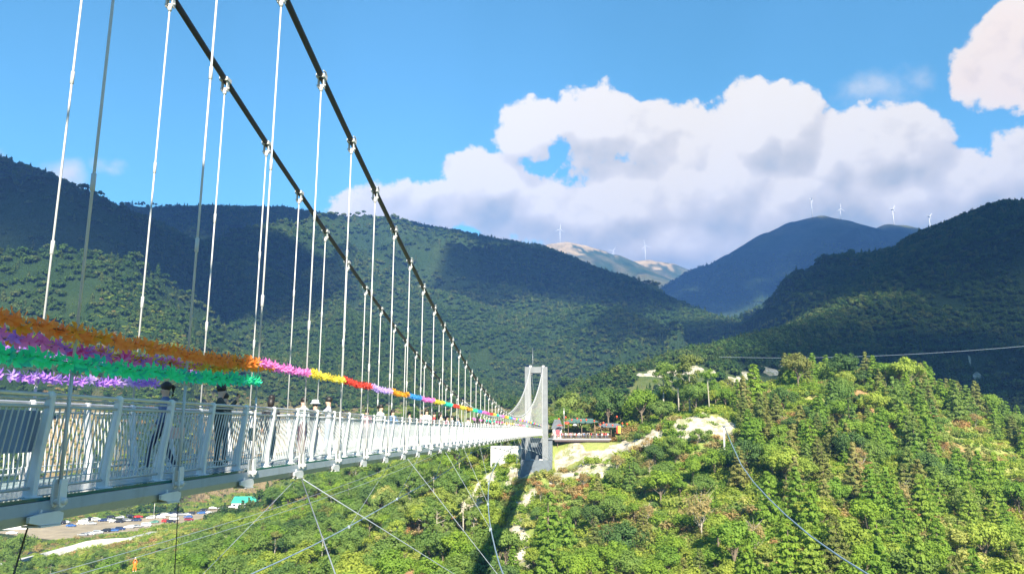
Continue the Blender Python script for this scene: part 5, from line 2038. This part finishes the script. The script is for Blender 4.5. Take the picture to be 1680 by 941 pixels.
def region(px, y):
    if px < 850:
        return 'left'
    if y > 212 and px < 1200:
        return 'back'
    if px < 1190:
        return 'centre'
    return 'right'


def place_tree(kind, vi, lk, x, y, s, label=None, group=None, z=None, sz=1.0):
    px, py = proj(x, y, -10)
    w = region(px, y)
    auto = label is None
    zz = ground_z(x, y) if z is None else z
    if auto:
        size_w = 'large' if s > 1.12 else ('small' if s < .85 else 'middling')
        px, py = proj(x, y, zz)
        wh = {'left': 'under the near brackets' if px < 480 else ('under the middle railing' if px < 660 else 'left of the pedestal'), 'back': 'behind the platform' if px < 1050 else 'behind the rocks',
              'centre': 'below the pedestal' if px < 990 else ('below the rocks' if px < 1120 else 'left of the cable'), 'right': 'right of the cable' if px < 1390 else ('on the right hill' if px < 1545 else 'near the right edge')}[w]
        band = 'high' if py < 740 else ('halfway' if py < 840 else ('low' if py < 930 else 'lowest'))
        if w == 'back':
            band = 'far'
        kd_ = {'leafy': 'leafy tree', 'dense': 'dense tree', 'fir': 'fir', 'tall': 'slim tree', 'bush': 'bush', 'dry': 'bare tree'}[kind]
        plural = '%s %s %s %s %s' % (size_w, COLN[lk].replace(' ', '-'), kd_ + ('es' if kd_ == 'bush' else 's'), band, wh)
        single = 'only %s %s %s %s %s' % (size_w, COLN[lk].replace(' ', '-'), kd_, band, wh)
        group = plural
    e = empty(PNAME[kind], (x, y, zz - .1), label, 'bush' if kind == 'bush' else 'tree', group, random.uniform(0, 6.28))
    e.scale = (s, s, s * sz)
    if auto:
        one_of(e, plural, single)
    link('crown', crown_with(kind, vi, lk), e)
    link('trunk', KINDS[kind][vi][1], e)
    return e


rt = np.random.default_rng(21)
taken = []


def hero(px, py, Y, kind, vi, lk, H, label, sz=1.0):
    x, y, _ = at(px, py, Y)
    s = H / KINDS[kind][vi][2]
    place_tree(kind, vi, lk, x, y, s, label, None, None, sz)
    taken.append((x, y, H * .3))


hero(999, 720, 228, 'dense', 0, 'dark', 14.5, 'big dark round tree rising behind the right end of the platform')
_p = find_surface(28, 930, 180, 600)
place_tree('dense', 1, 'mid', _p[0], _p[1], 14.5 / 9.0, 'big round dark tree at the lower left corner above the road')
taken.append((_p[0], _p[1], 6))
_p = find_surface(6, 938, 180, 600)
place_tree('dense', 0, 'mid', _p[0], _p[1], 1.1, 'smaller round tree half cut off by the left edge below the big one')
hero(1240, 672, 214, 'fir', 0, 'bright', 15.0, 'tallest pale green fir right of the clearing with the white post', 1.0)
hero(1310, 640, 232, 'leafy', 0, 'olive', 12.5, 'broad olive green tree on the top of the right hill left of the dark one')
hero(1385, 636, 238, 'dense', 1, 'dark', 12.0, 'dark spreading tree on the skyline of the right hill')
hero(1490, 655, 236, 'leafy', 2, 'bright', 12.5, 'light green rounded tree at the right end of the skyline of the near hill')
hero(1150, 850, 152, 'dry', 0, 'dry', 10.0, 'pale brown bare thicket in the middle of the right hand slope')
hero(1240, 905, 132, 'dry', 1, 'dry', 6.5, 'small leafless reddish tree near the bottom right of the slope')
hero(1410, 760, 175, 'dry', 1, 'dry', 7.0, 'brown withered tree among the firs of the right hill')
hero(903, 905, 158, 'fir', 1, 'bright', 15.5, 'tallest bright green pine just below the tower pedestal')
hero(930, 915, 152, 'fir', 2, 'bright', 13.0, 'second bright green pine right of the one below the pedestal')
hero(905, 945, 142, 'fir', 0, 'bright', 11.5, 'bright green pine at the bottom edge below the tower')
hero(1020, 905, 150, 'dense', 0, 'dark', 10.0, 'dark grey green round tree in the middle of the lower slope')
hero(1085, 830, 172, 'leafy', 1, 'bright', 9.5, 'vivid light green tree left of the bare brown thicket')
hero(1290, 800, 165, 'leafy', 2, 'bright', 11.0, 'tall light green tree beside the blue grey cable on the slope')
hero(1075, 760, 190, 'dense', 1, 'dark', 7.0, 'dark bushy tree under the white rocks of the clearing')
hero(1133, 702, 222, 'tall', 0, 'olive', 18.0, 'tallest pale stemmed tree of the grove behind the rocks')
hero(1115, 702, 226, 'tall', 1, 'mid', 16.0, 'second pale stemmed tree of the grove behind the rocks')
hero(1165, 695, 215, 'tall', 1, 'bright', 12.0, 'lone light green slender tree on the right of the clearing')
hero(1090, 705, 230, 'tall', 0, 'mid', 17.0, 'dark topped slender tree on the left of the grove')
hero(935, 720, 240, 'leafy', 0, 'mid', 13.5, 'leafy green tree just right of the far tower behind the lanterns')
hero(965, 722, 236, 'leafy', 2, 'olive', 11.5, 'olive tree between the big dark round one and the far tower')
hero(1055, 718, 222, 'leafy', 1, 'bright', 13.0, 'yellow green tree right of the big dark round one')
for i, (px, py, Y) in enumerate([(696, 893, 180), (716, 893, 182), (760, 890, 186), (776, 893, 178), (672, 862, 205)]):
    hero(px, py, Y, 'tall', i % 2, 'mid', 11.5 + (i % 3), ['leftmost', 'second', 'third', 'fourth', 'hindmost'][i] + ' of the bare stemmed trees standing over the orange soil')

# candidate spots on the near slopes
cand = []
for gx in np.arange(-270, 240, 5.1):
    for gy in np.arange(95, 345, 5.1):
        cand.append((gx + rt.uniform(-2.3, 2.3), gy + rt.uniform(-2.3, 2.3)))
cand = np.array(cand)
azc = np.degrees(np.arctan2(cand[:, 0], cand[:, 1]))
cand = cand[(azc > -42) & (azc < 37)]
cz = height(cand[:, 0], cand[:, 1])
cb, co = bare_at(cand[:, 0], cand[:, 1])
lm = lot_mask(cand[:, 0], cand[:, 1])
E_g = GZ / RG
CM = np.maximum.accumulate(E_g, axis=0)


def visible(x, y, z, h, margin):
    R = np.hypot(x, y)
    i = np.clip(np.searchsorted(RR, R) - 2, 0, len(RR) - 1)
    a = np.arctan2(x, y)
    j = np.clip(np.searchsorted(th_in, a), 0, len(th_in) - 1)
    return (z + h) / R > CM[i, j] - margin


road_pts = rseg
vis = visible(cand[:, 0], cand[:, 1], cz, 9, 0.012)
ndens = fbm(cand[:, 0] / 18, cand[:, 1] / 18, 31, 3)
ntype = fbm(cand[:, 0] / 26 + 50, cand[:, 1] / 26, 41, 3)
limits = [(-40, 55, 908), (55, 135, 902), (135, 262, 894), (135, 225, 874), (225, 300, 866), (300, 345, 850), (345, 440, 834), (770, 862, 772), (856, 912, 782), (900, 1030, 728), (1028, 1060, 716), (1060, 1110, 700), (1110, 1205, 686), (1030, 1290, 618)]
LIST = []
for (x, y), z, b, o_, lmv, v, nd, ntp in zip(cand, cz, cb, co, lm, vis, ndens, ntype):
    if not v or lmv > -3:
        continue
    if b > .15 and rt.random() > .06:
        continue
    if o_ > .3 and rt.random() > .15:
        continue
    if -13.5 < x < 14.5 and 200 < y < 226:
        continue
    if -26 < x < -10 and 204 < y < 222:
        continue
    if np.min(np.hypot(road_pts[:, 0] - x, road_pts[:, 1] - y)) < 7:
        continue
    if any(math.hypot(x - a, y - c) < rd for a, c, rd in taken):
        continue
    px, py = proj(x, y, z)
    if px < -90 or px > 1790 or py > 1250:
        continue
    if nd < -.55:
        continue
    w = region(px, y)
    q = rt.random()
    if w == 'right':
        k = 'fir' if q < .60 else ('leafy' if q < .78 else ('dense' if q < .86 else ('bush' if q < .93 else 'dry')))
        if y < 150 and q > .35:
            k = 'bush' if q < .75 else 'leafy'
        H = rt.uniform(7.0, 12.5) if k == 'fir' else rt.uniform(5.5, 10.5)
    elif w == 'centre':
        k = 'leafy' if q < .34 else ('bush' if q < .70 else ('dense' if q < .80 else ('fir' if q < .92 else 'dry')))
        H = rt.uniform(4.5, 8.0)
    elif w == 'left':
        k = 'leafy' if q < .48 else ('dense' if q < .70 else ('tall' if q < .84 else ('bush' if q < .94 else 'fir')))
        H = rt.uniform(6, 10)
    else:
        k = 'leafy' if q < .5 else ('tall' if q < .75 else ('fir' if q < .9 else 'dense'))
        H = rt.uniform(6.5, 10.5)
    if k == 'bush':
        H = rt.uniform(2.2, 4.6)
    if k == 'dry':
        H *= .75
    # keep rocks, platform and clearing in view
    ok = True
    for a, c, lim in limits:
        if a < px < c and ((y < 212 or c < 500) if lim != 618 else y >= 212):
            tpy = proj(x, y, z + H)[1]
            if tpy < lim:
                room = proj(x, y, z)[1] - lim
                H2 = H * room / max(1, proj(x, y, z)[1] - tpy)
                if H2 < 1.6:
                    ok = False
                else:
                    k, H = 'bush', min(H2, 3.6)
    if not ok:
        continue
    vi = int(rt.integers(0, len(KINDS[k])))
    ls = LEAFSETS[k]
    f = np.clip(.5 + ntp * .45 + rt.normal() * .18, 0, .999)
    if w == 'left' and rt.random() < .5:
        lk = 'mid' if k != 'dry' else 'dry'
    else:
        lk = ls[int(f * len(ls))]
    if w in ('centre', 'right') and y < 165 and lk == 'mid' and rt.random() < .5:
        lk = 'bright'
    if k == 'bush' and rt.random() < .4:
        lk = 'grass'
    LIST.append((H / math.hypot(x, y) * (1.0 if -10 < px < 1690 and py < 1010 else .2), k, vi, lk, x, y, z, H / KINDS[k][vi][2]))
LIST.sort(key=lambda q: -q[0])
nk = {}
rest = {}
for q in LIST:
    _, k, vi, lk, x, y, z, s = q
    fam = 'bush' if k == 'bush' else 'tree'
    if nk.get(fam, 0) < (268 if fam == 'tree' else 120):
        nk[fam] = nk.get(fam, 0) + 1
        place_tree(k, vi, lk, x, y, s, None, None, z)
    else:
        rest.setdefault((k, vi, lk), []).append((x, y, z - .1, s, rt.uniform(0, 6.28)))
finish_labels()
print('near trees', len(LIST), nk)


def scatter_group(name, src_objs, pts, idx, label, cat):
    "one mass of foliage: every point carries one of the source shapes"
    pts = np.asarray(pts, dtype=np.float32)
    me = bpy.data.meshes.new(name)
    me.vertices.add(len(pts))
    me.vertices.foreach_set('co', pts[:, :3].ravel())
    for an, arr in (('scl', pts[:, 3]), ('rot', pts[:, 4])):
        a = me.attributes.new(an, 'FLOAT', 'POINT')
        a.data.foreach_set('value', np.ascontiguousarray(arr))
    a = me.attributes.new('pick', 'INT', 'POINT')
    a.data.foreach_set('value', np.asarray(idx, dtype=np.int32))
    o = link(name, me)
    ng = bpy.data.node_groups.new(name + '_nodes', 'GeometryNodeTree')
    ng.interface.new_socket('Geometry', in_out='INPUT', socket_type='NodeSocketGeometry')
    ng.interface.new_socket('Geometry', in_out='OUTPUT', socket_type='NodeSocketGeometry')
    N, K = ng.nodes, ng.links
    gi, go = N.new('NodeGroupInput'), N.new('NodeGroupOutput')
    outs = []
    for k, so in enumerate(src_objs):
        sel = N.new('FunctionNodeCompare')
        sel.data_type = 'INT'
        sel.operation = 'EQUAL'
        at_ = N.new('GeometryNodeInputNamedAttribute')
        at_.data_type = 'INT'
        at_.inputs[0].default_value = 'pick'
        K.new(at_.outputs[0], sel.inputs[2])
        sel.inputs[3].default_value = k
        oi_ = N.new('GeometryNodeObjectInfo')
        oi_.inputs['Object'].default_value = so
        oi_.inputs['As Instance'].default_value = True
        ip = N.new('GeometryNodeInstanceOnPoints')
        K.new(gi.outputs[0], ip.inputs['Points'])
        K.new(sel.outputs[0], ip.inputs['Selection'])
        K.new(oi_.outputs['Geometry'], ip.inputs['Instance'])
        r1 = N.new('GeometryNodeInputNamedAttribute')
        r1.data_type = 'FLOAT'
        r1.inputs[0].default_value = 'rot'
        cx_ = N.new('ShaderNodeCombineXYZ')
        K.new(r1.outputs[0], cx_.inputs[2])
        K.new(cx_.outputs[0], ip.inputs['Rotation'])
        s1 = N.new('GeometryNodeInputNamedAttribute')
        s1.data_type = 'FLOAT'
        s1.inputs[0].default_value = 'scl'
        K.new(s1.outputs[0], ip.inputs['Scale'])
        outs.append(ip)
    jn = N.new('GeometryNodeJoinGeometry')
    for ip in outs:
        K.new(ip.outputs[0], jn.inputs[0])
    K.new(jn.outputs[0], go.inputs[0])
    md = o.modifiers.new('scatter', 'NODES')
    md.node_group = ng
    return tag(o, label, cat, None, 'stuff')


def proto_obj(me, name):
    return bpy.data.objects.new(name, me)      # kept out of the scene: only a shape to scatter


# remaining near trees as one mass
srcs, P_all, I_all = [], [], []
for (k, vi, lk), lst in rest.items():
    # crown and trunk in one shape
    cr = crown_with(k, vi, lk)
    tkm = KINDS[k][vi][1]
    bm = bmesh.new()
    bm.from_mesh(cr)
    nf = len(bm.faces)
    bm.from_mesh(tkm)
    bm.faces.ensure_lookup_table()
    for f in bm.faces[nf:]:
        f.material_index = 1
    me = bpy.data.meshes.new('wood_shape')
    bm.to_mesh(me)
    bm.free()
    me.materials.append(L[lk])
    me.materials.append(tkm.materials[0])
    srcs.append(proto_obj(me, 'wood_shape'))
    P_all += lst
    I_all += [len(srcs) - 1] * len(lst)
if P_all:
    scatter_group('hillside_wood', srcs, P_all, I_all, 'mass of smaller and farther trees filling the near slopes', 'woodland')
print('wood mass', len(P_all))

# undergrowth on the near slopes
def tuft(seed, n, size, H, wide):
    r = np.random.default_rng(seed)
    c = r.normal(size=(7, 3)) * np.array([wide, wide, H * .22]) * .5
    c[:, 2] = np.abs(c[:, 2]) + H * .35
    o_ = np.tile([[0, 0, 1.0]], (7, 1))
    V, F = leaves(c, o_, wide * .55, n, size, r, .8, 1.8)
    V[:, 2] = np.maximum(V[:, 2], -.2)
    return V, F


us = []
for i, lk in enumerate(['grass', 'bright', 'mid', 'olive', 'dry', 'grass']):
    V, F = tuft(200 + i, 260, .17, 1.1, .95)
    me = mesh_np('undergrowth_shape', V, F, [L[lk]])
    us.append(proto_obj(me, 'undergrowth_shape'))
ug = []
g1, g2 = np.meshgrid(np.arange(-190, 210, 1.9), np.arange(92, 300, 1.9))
ux, uy = g1.ravel() + rt.uniform(-.9, .9, g1.size), g2.ravel() + rt.uniform(-.9, .9, g1.size)
g1, g2 = np.meshgrid(np.arange(-340, -110, 2.6), np.arange(250, 560, 2.6))
ux, uy = np.r_[ux, g1.ravel() + rt.uniform(-1.2, 1.2, g1.size)], np.r_[uy, g2.ravel() + rt.uniform(-1.2, 1.2, g1.size)]
a_ = np.degrees(np.arctan2(ux, uy))
m_ = (a_ > -41) & (a_ < 36.5)
ux, uy = ux[m_], uy[m_]
uz = height(ux, uy)
ub, uo = bare_at(ux, uy)
m_ = visible(ux, uy, uz, 2, .01) & (lot_mask(ux, uy) < -3) & (rt.random(len(ux)) > ub * .80) & (rt.random(len(ux)) > uo * .75) & ~((np.abs(ux - 1) < 14) & (np.abs(uy - 212) < 11)) & (np.min(np.hypot(ux[:, None] - rseg[None, ::2, 0], uy[:, None] - rseg[None, ::2, 1]), axis=1) > 6.5)
ux, uy, uz, uo = ux[m_], uy[m_], uz[m_], uo[m_]
un = fbm(ux / 13, uy / 13, 61, 3) + rt.normal(size=len(ux)) * .35
dryp = fbm(ux / 9 + 40, uy / 9, 67, 3) > .78
ui = np.where(dryp & (rt.random(len(ux)) < .7), 4, np.where(un > .55, 0, np.where(un > .15, 1, np.where(un > -.25, 5, np.where(un > -.6, 2, np.where(un > -.85, 3, 4))))))
scatter_group('undergrowth', us, np.stack([ux, uy, uz - .15, rt.uniform(.7, 2.1, len(ux)), rt.uniform(0, 6.28, len(ux))], -1), ui, 'yellow green scrub and grass covering the near slopes', 'undergrowth')
print('undergrowth', len(ux))

# the forest of the mountains
fs_ = []
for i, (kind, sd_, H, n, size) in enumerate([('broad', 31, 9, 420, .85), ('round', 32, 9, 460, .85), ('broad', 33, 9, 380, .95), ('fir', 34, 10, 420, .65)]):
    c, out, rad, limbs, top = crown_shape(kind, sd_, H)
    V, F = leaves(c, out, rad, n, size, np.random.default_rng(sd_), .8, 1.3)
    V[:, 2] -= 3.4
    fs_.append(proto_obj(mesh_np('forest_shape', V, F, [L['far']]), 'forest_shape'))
PF = []
for r0, r1, spc, hs in ((330, 620, 4.9, 0.95), (620, 1000, 5.0, 1.0), (1000, 1750, 7.2, 1.3), (1750, 2900, 12, 1.2)):
    g1, g2 = np.meshgrid(np.arange(-r1 * .75, r1 * .72, spc), np.arange(r0 * .7, r1, spc))
    fx, fy = g1.ravel() + rt.uniform(-.5, .5, g1.size) * spc, g2.ravel() + rt.uniform(-.5, .5, g1.size) * spc
    R_ = np.hypot(fx, fy)
    a_ = np.degrees(np.arctan2(fx, fy))
    m_ = (R_ >= r0) & (R_ < r1) & (a_ > -42) & (a_ < 38.5)
    if r1 > 2000:
        m_ &= (a_ > 2)
    fx, fy = fx[m_], fy[m_]
    fz = height(fx, fy)
    m_ = visible(fx, fy, fz, 14, .02) & (lot_mask(fx, fy) < -6)
    fx, fy, fz = fx[m_], fy[m_], fz[m_]
    sc = scar_at(fx, fy, fz, fbm(fx / 9, fy / 9, 91, 3) * .4)
    dn = fbm(fx / 40, fy / 40, 15, 4)
    keep = (sc < .2) & (dn > -1.0)
    dd = np.array([[-(1e9)]])
    # thin out the cleared slope behind the car park and the fields beyond the deck
    lowf = (fz < 12) & (np.hypot(fx, fy) < 640) & (fx < 60)
    ff = fbm(fx / 30, fy / 30, 71, 3) > -.15
    small = lowf & ff
    keep &= ~(small & (rt.random(len(fx)) < .45))
    if r1 > 2000:
        keep &= fz < 520 + 60 * dn
    for rp_ in range(0, len(rseg), 3):
        keep &= np.hypot(fx - rseg[rp_, 0], fy - rseg[rp_, 1]) > 9
    fx, fy, fz = fx[keep], fy[keep], fz[keep]
    PF.append(np.stack([fx, fy, fz, hs * .92 * rt.uniform(.5, 1.0, len(fx)) ** .7 * np.where(rt.random(len(fx)) < .12, 1.5, 1.15) * np.where(small[keep], .42, 1.0), rt.uniform(0, 6.28, len(fx))], -1))
PF = np.vstack(PF)
pr_ = np.array(cam.rotation_euler.to_matrix().transposed())
q_ = np.c_[PF[:, 0], PF[:, 1], PF[:, 2] + 8 * PF[:, 3]] @ pr_.T
ppx, ppy = CX + FPX * q_[:, 0] / -q_[:, 2], CY - FPX * q_[:, 1] / -q_[:, 2]
drop_ = np.zeros(len(PF), bool)
for a, c, lim in limits[:6]:
    drop_ |= (ppx > a) & (ppx < c) & (ppy < lim) & (PF[:, 1] < 400) & (PF[:, 0] > -330)
for (bx, by, bz, rx, rz_s) in SCW:
    cpx, cpy = proj(bx, by, bz)
    wpx = rx / by * FPX * 1.05
    drop_ |= (np.abs(ppx - cpx) < wpx) & (ppy < cpy + rz_s / by * FPX * .9) & (PF[:, 1] < by + 4)
PF = PF[~drop_]
PF = PF[~((np.abs(PF[:, 0] + 30) < 60) & (PF[:, 1] < 345))]
print('forest', len(PF), SCW)
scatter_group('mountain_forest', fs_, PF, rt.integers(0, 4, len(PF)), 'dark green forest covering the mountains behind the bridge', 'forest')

# ================================================================== cloud bank overhead (it shades the mountains) and the air
CM_ = bpy.data.materials.new('cloud_vapour')
CM_.use_nodes = True
CM_.node_tree.nodes['Principled BSDF'].inputs['Base Color'].default_value = (0.9, 0.9, 0.92, 1)
CM_.node_tree.nodes['Principled BSDF'].inputs['Roughness'].default_value = 1.0


_ct = NT(CM_.node_tree)
_tr = _ct.add('ShaderNodeBsdfTransparent')
_mx = _ct.add('ShaderNodeMixShader', ins={0: 0.52, 1: CM_.node_tree.nodes['Principled BSDF'].outputs[0], 2: _tr.outputs[0]})
_ct.l.new(_mx.outputs[0], [n for n in CM_.node_tree.nodes if n.type == 'OUTPUT_MATERIAL'][0].inputs['Surface'])


def cloud(cx, cy, cz, rx, ry, n, seed, label):
    r = np.random.default_rng(seed)
    bm = bmesh.new()
    for i in range(n):
        a, q = r.uniform(0, 2 * PI), r.random() ** .5
        s_ = r.uniform(60, 130) * (1.15 - .5 * q)
        Mx = Matrix.Translation((q * rx * math.cos(a), q * ry * math.sin(a), r.uniform(-20, 60) * (1 - q))) @ Matrix.Diagonal((s_ * 1.3, s_ * 1.3, s_ * .7, 1))
        bmesh.ops.create_icosphere(bm, subdivisions=3, radius=1.0, matrix=Mx)
    for v in bm.verts:
        c = v.co
        d = float(fbm(np.array([c.x / 60]), np.array([c.y / 60 + c.z / 45]), seed, 3)[0])
        v.co = Vector((c.x, c.y, max(c.z, -45))) + Vector((c.x, c.y, 0)).normalized() * d * 12 + Vector((0, 0, d * 10))
    me = bpy.data.meshes.new('cloud')
    bm.to_mesh(me)
    bm.free()
    me.materials.append(CM_)
    me.polygons.foreach_set('use_smooth', [True] * len(me.polygons))
    o = link('cloud', me, None, (cx, cy, cz))
    tag(o, label, 'cloud')


def over(px, py, Y, H=1600):
    "where a cloud has to float to shade that spot of the mountains"
    p = at(px, py, Y)
    t_ = (H - p[2]) / sun_dir.z
    return p[0] + sun_dir.x * t_, p[1] + sun_dir.y * t_, H


for i, (px, py, Y, rx, ry, n, lab) in enumerate([
        (40, 400, 870, 400, 360, 48, 'white cumulus high overhead, shading the left mountain slope'),
        (500, 400, 1450, 780, 190, 74, 'long white cumulus high overhead, shading the main ridge'),
        (1000, 465, 1180, 260, 130, 14, 'small white cumulus high overhead, shading the low end of the main ridge'),
        (1610, 400, 790, 330, 200, 26, 'white cumulus high overhead, shading the right mountain'),
        (1680, 600, 480, 120, 110, 6, 'smallest white cumulus high overhead, shading the foot of the right mountain'),
        (1280, 450, 2450, 850, 540, 150, 'largest white cumulus high overhead, shading the blue mountain')]):
    c_ = over(px, py, Y)
    cloud(c_[0], c_[1], c_[2], rx, ry, n, 300 + i, lab)

HAZE_D = 0.00018
hb = MB()
hb.box((0, 0, 470), (13200, 13200, 1230))
haze = hb.build('haze', [])
hm = bpy.data.materials.new('haze_air')
hm.use_nodes = True
hm.node_tree.nodes.clear()
hv = hm.node_tree.nodes.new('ShaderNodeVolumePrincipled')
hv.inputs['Color'].default_value = (0.16, 0.38, 1.0, 1)
hv.inputs['Density'].default_value = HAZE_D
hv.inputs['Anisotropy'].default_value = 0.0
ho = hm.node_tree.nodes.new('ShaderNodeOutputMaterial')
hm.node_tree.links.new(hv.outputs[0], ho.inputs['Volume'])
haze.data.materials.append(hm)
tag(haze, 'pale blue haze of the air over the valley', 'haze', None, 'stuff')
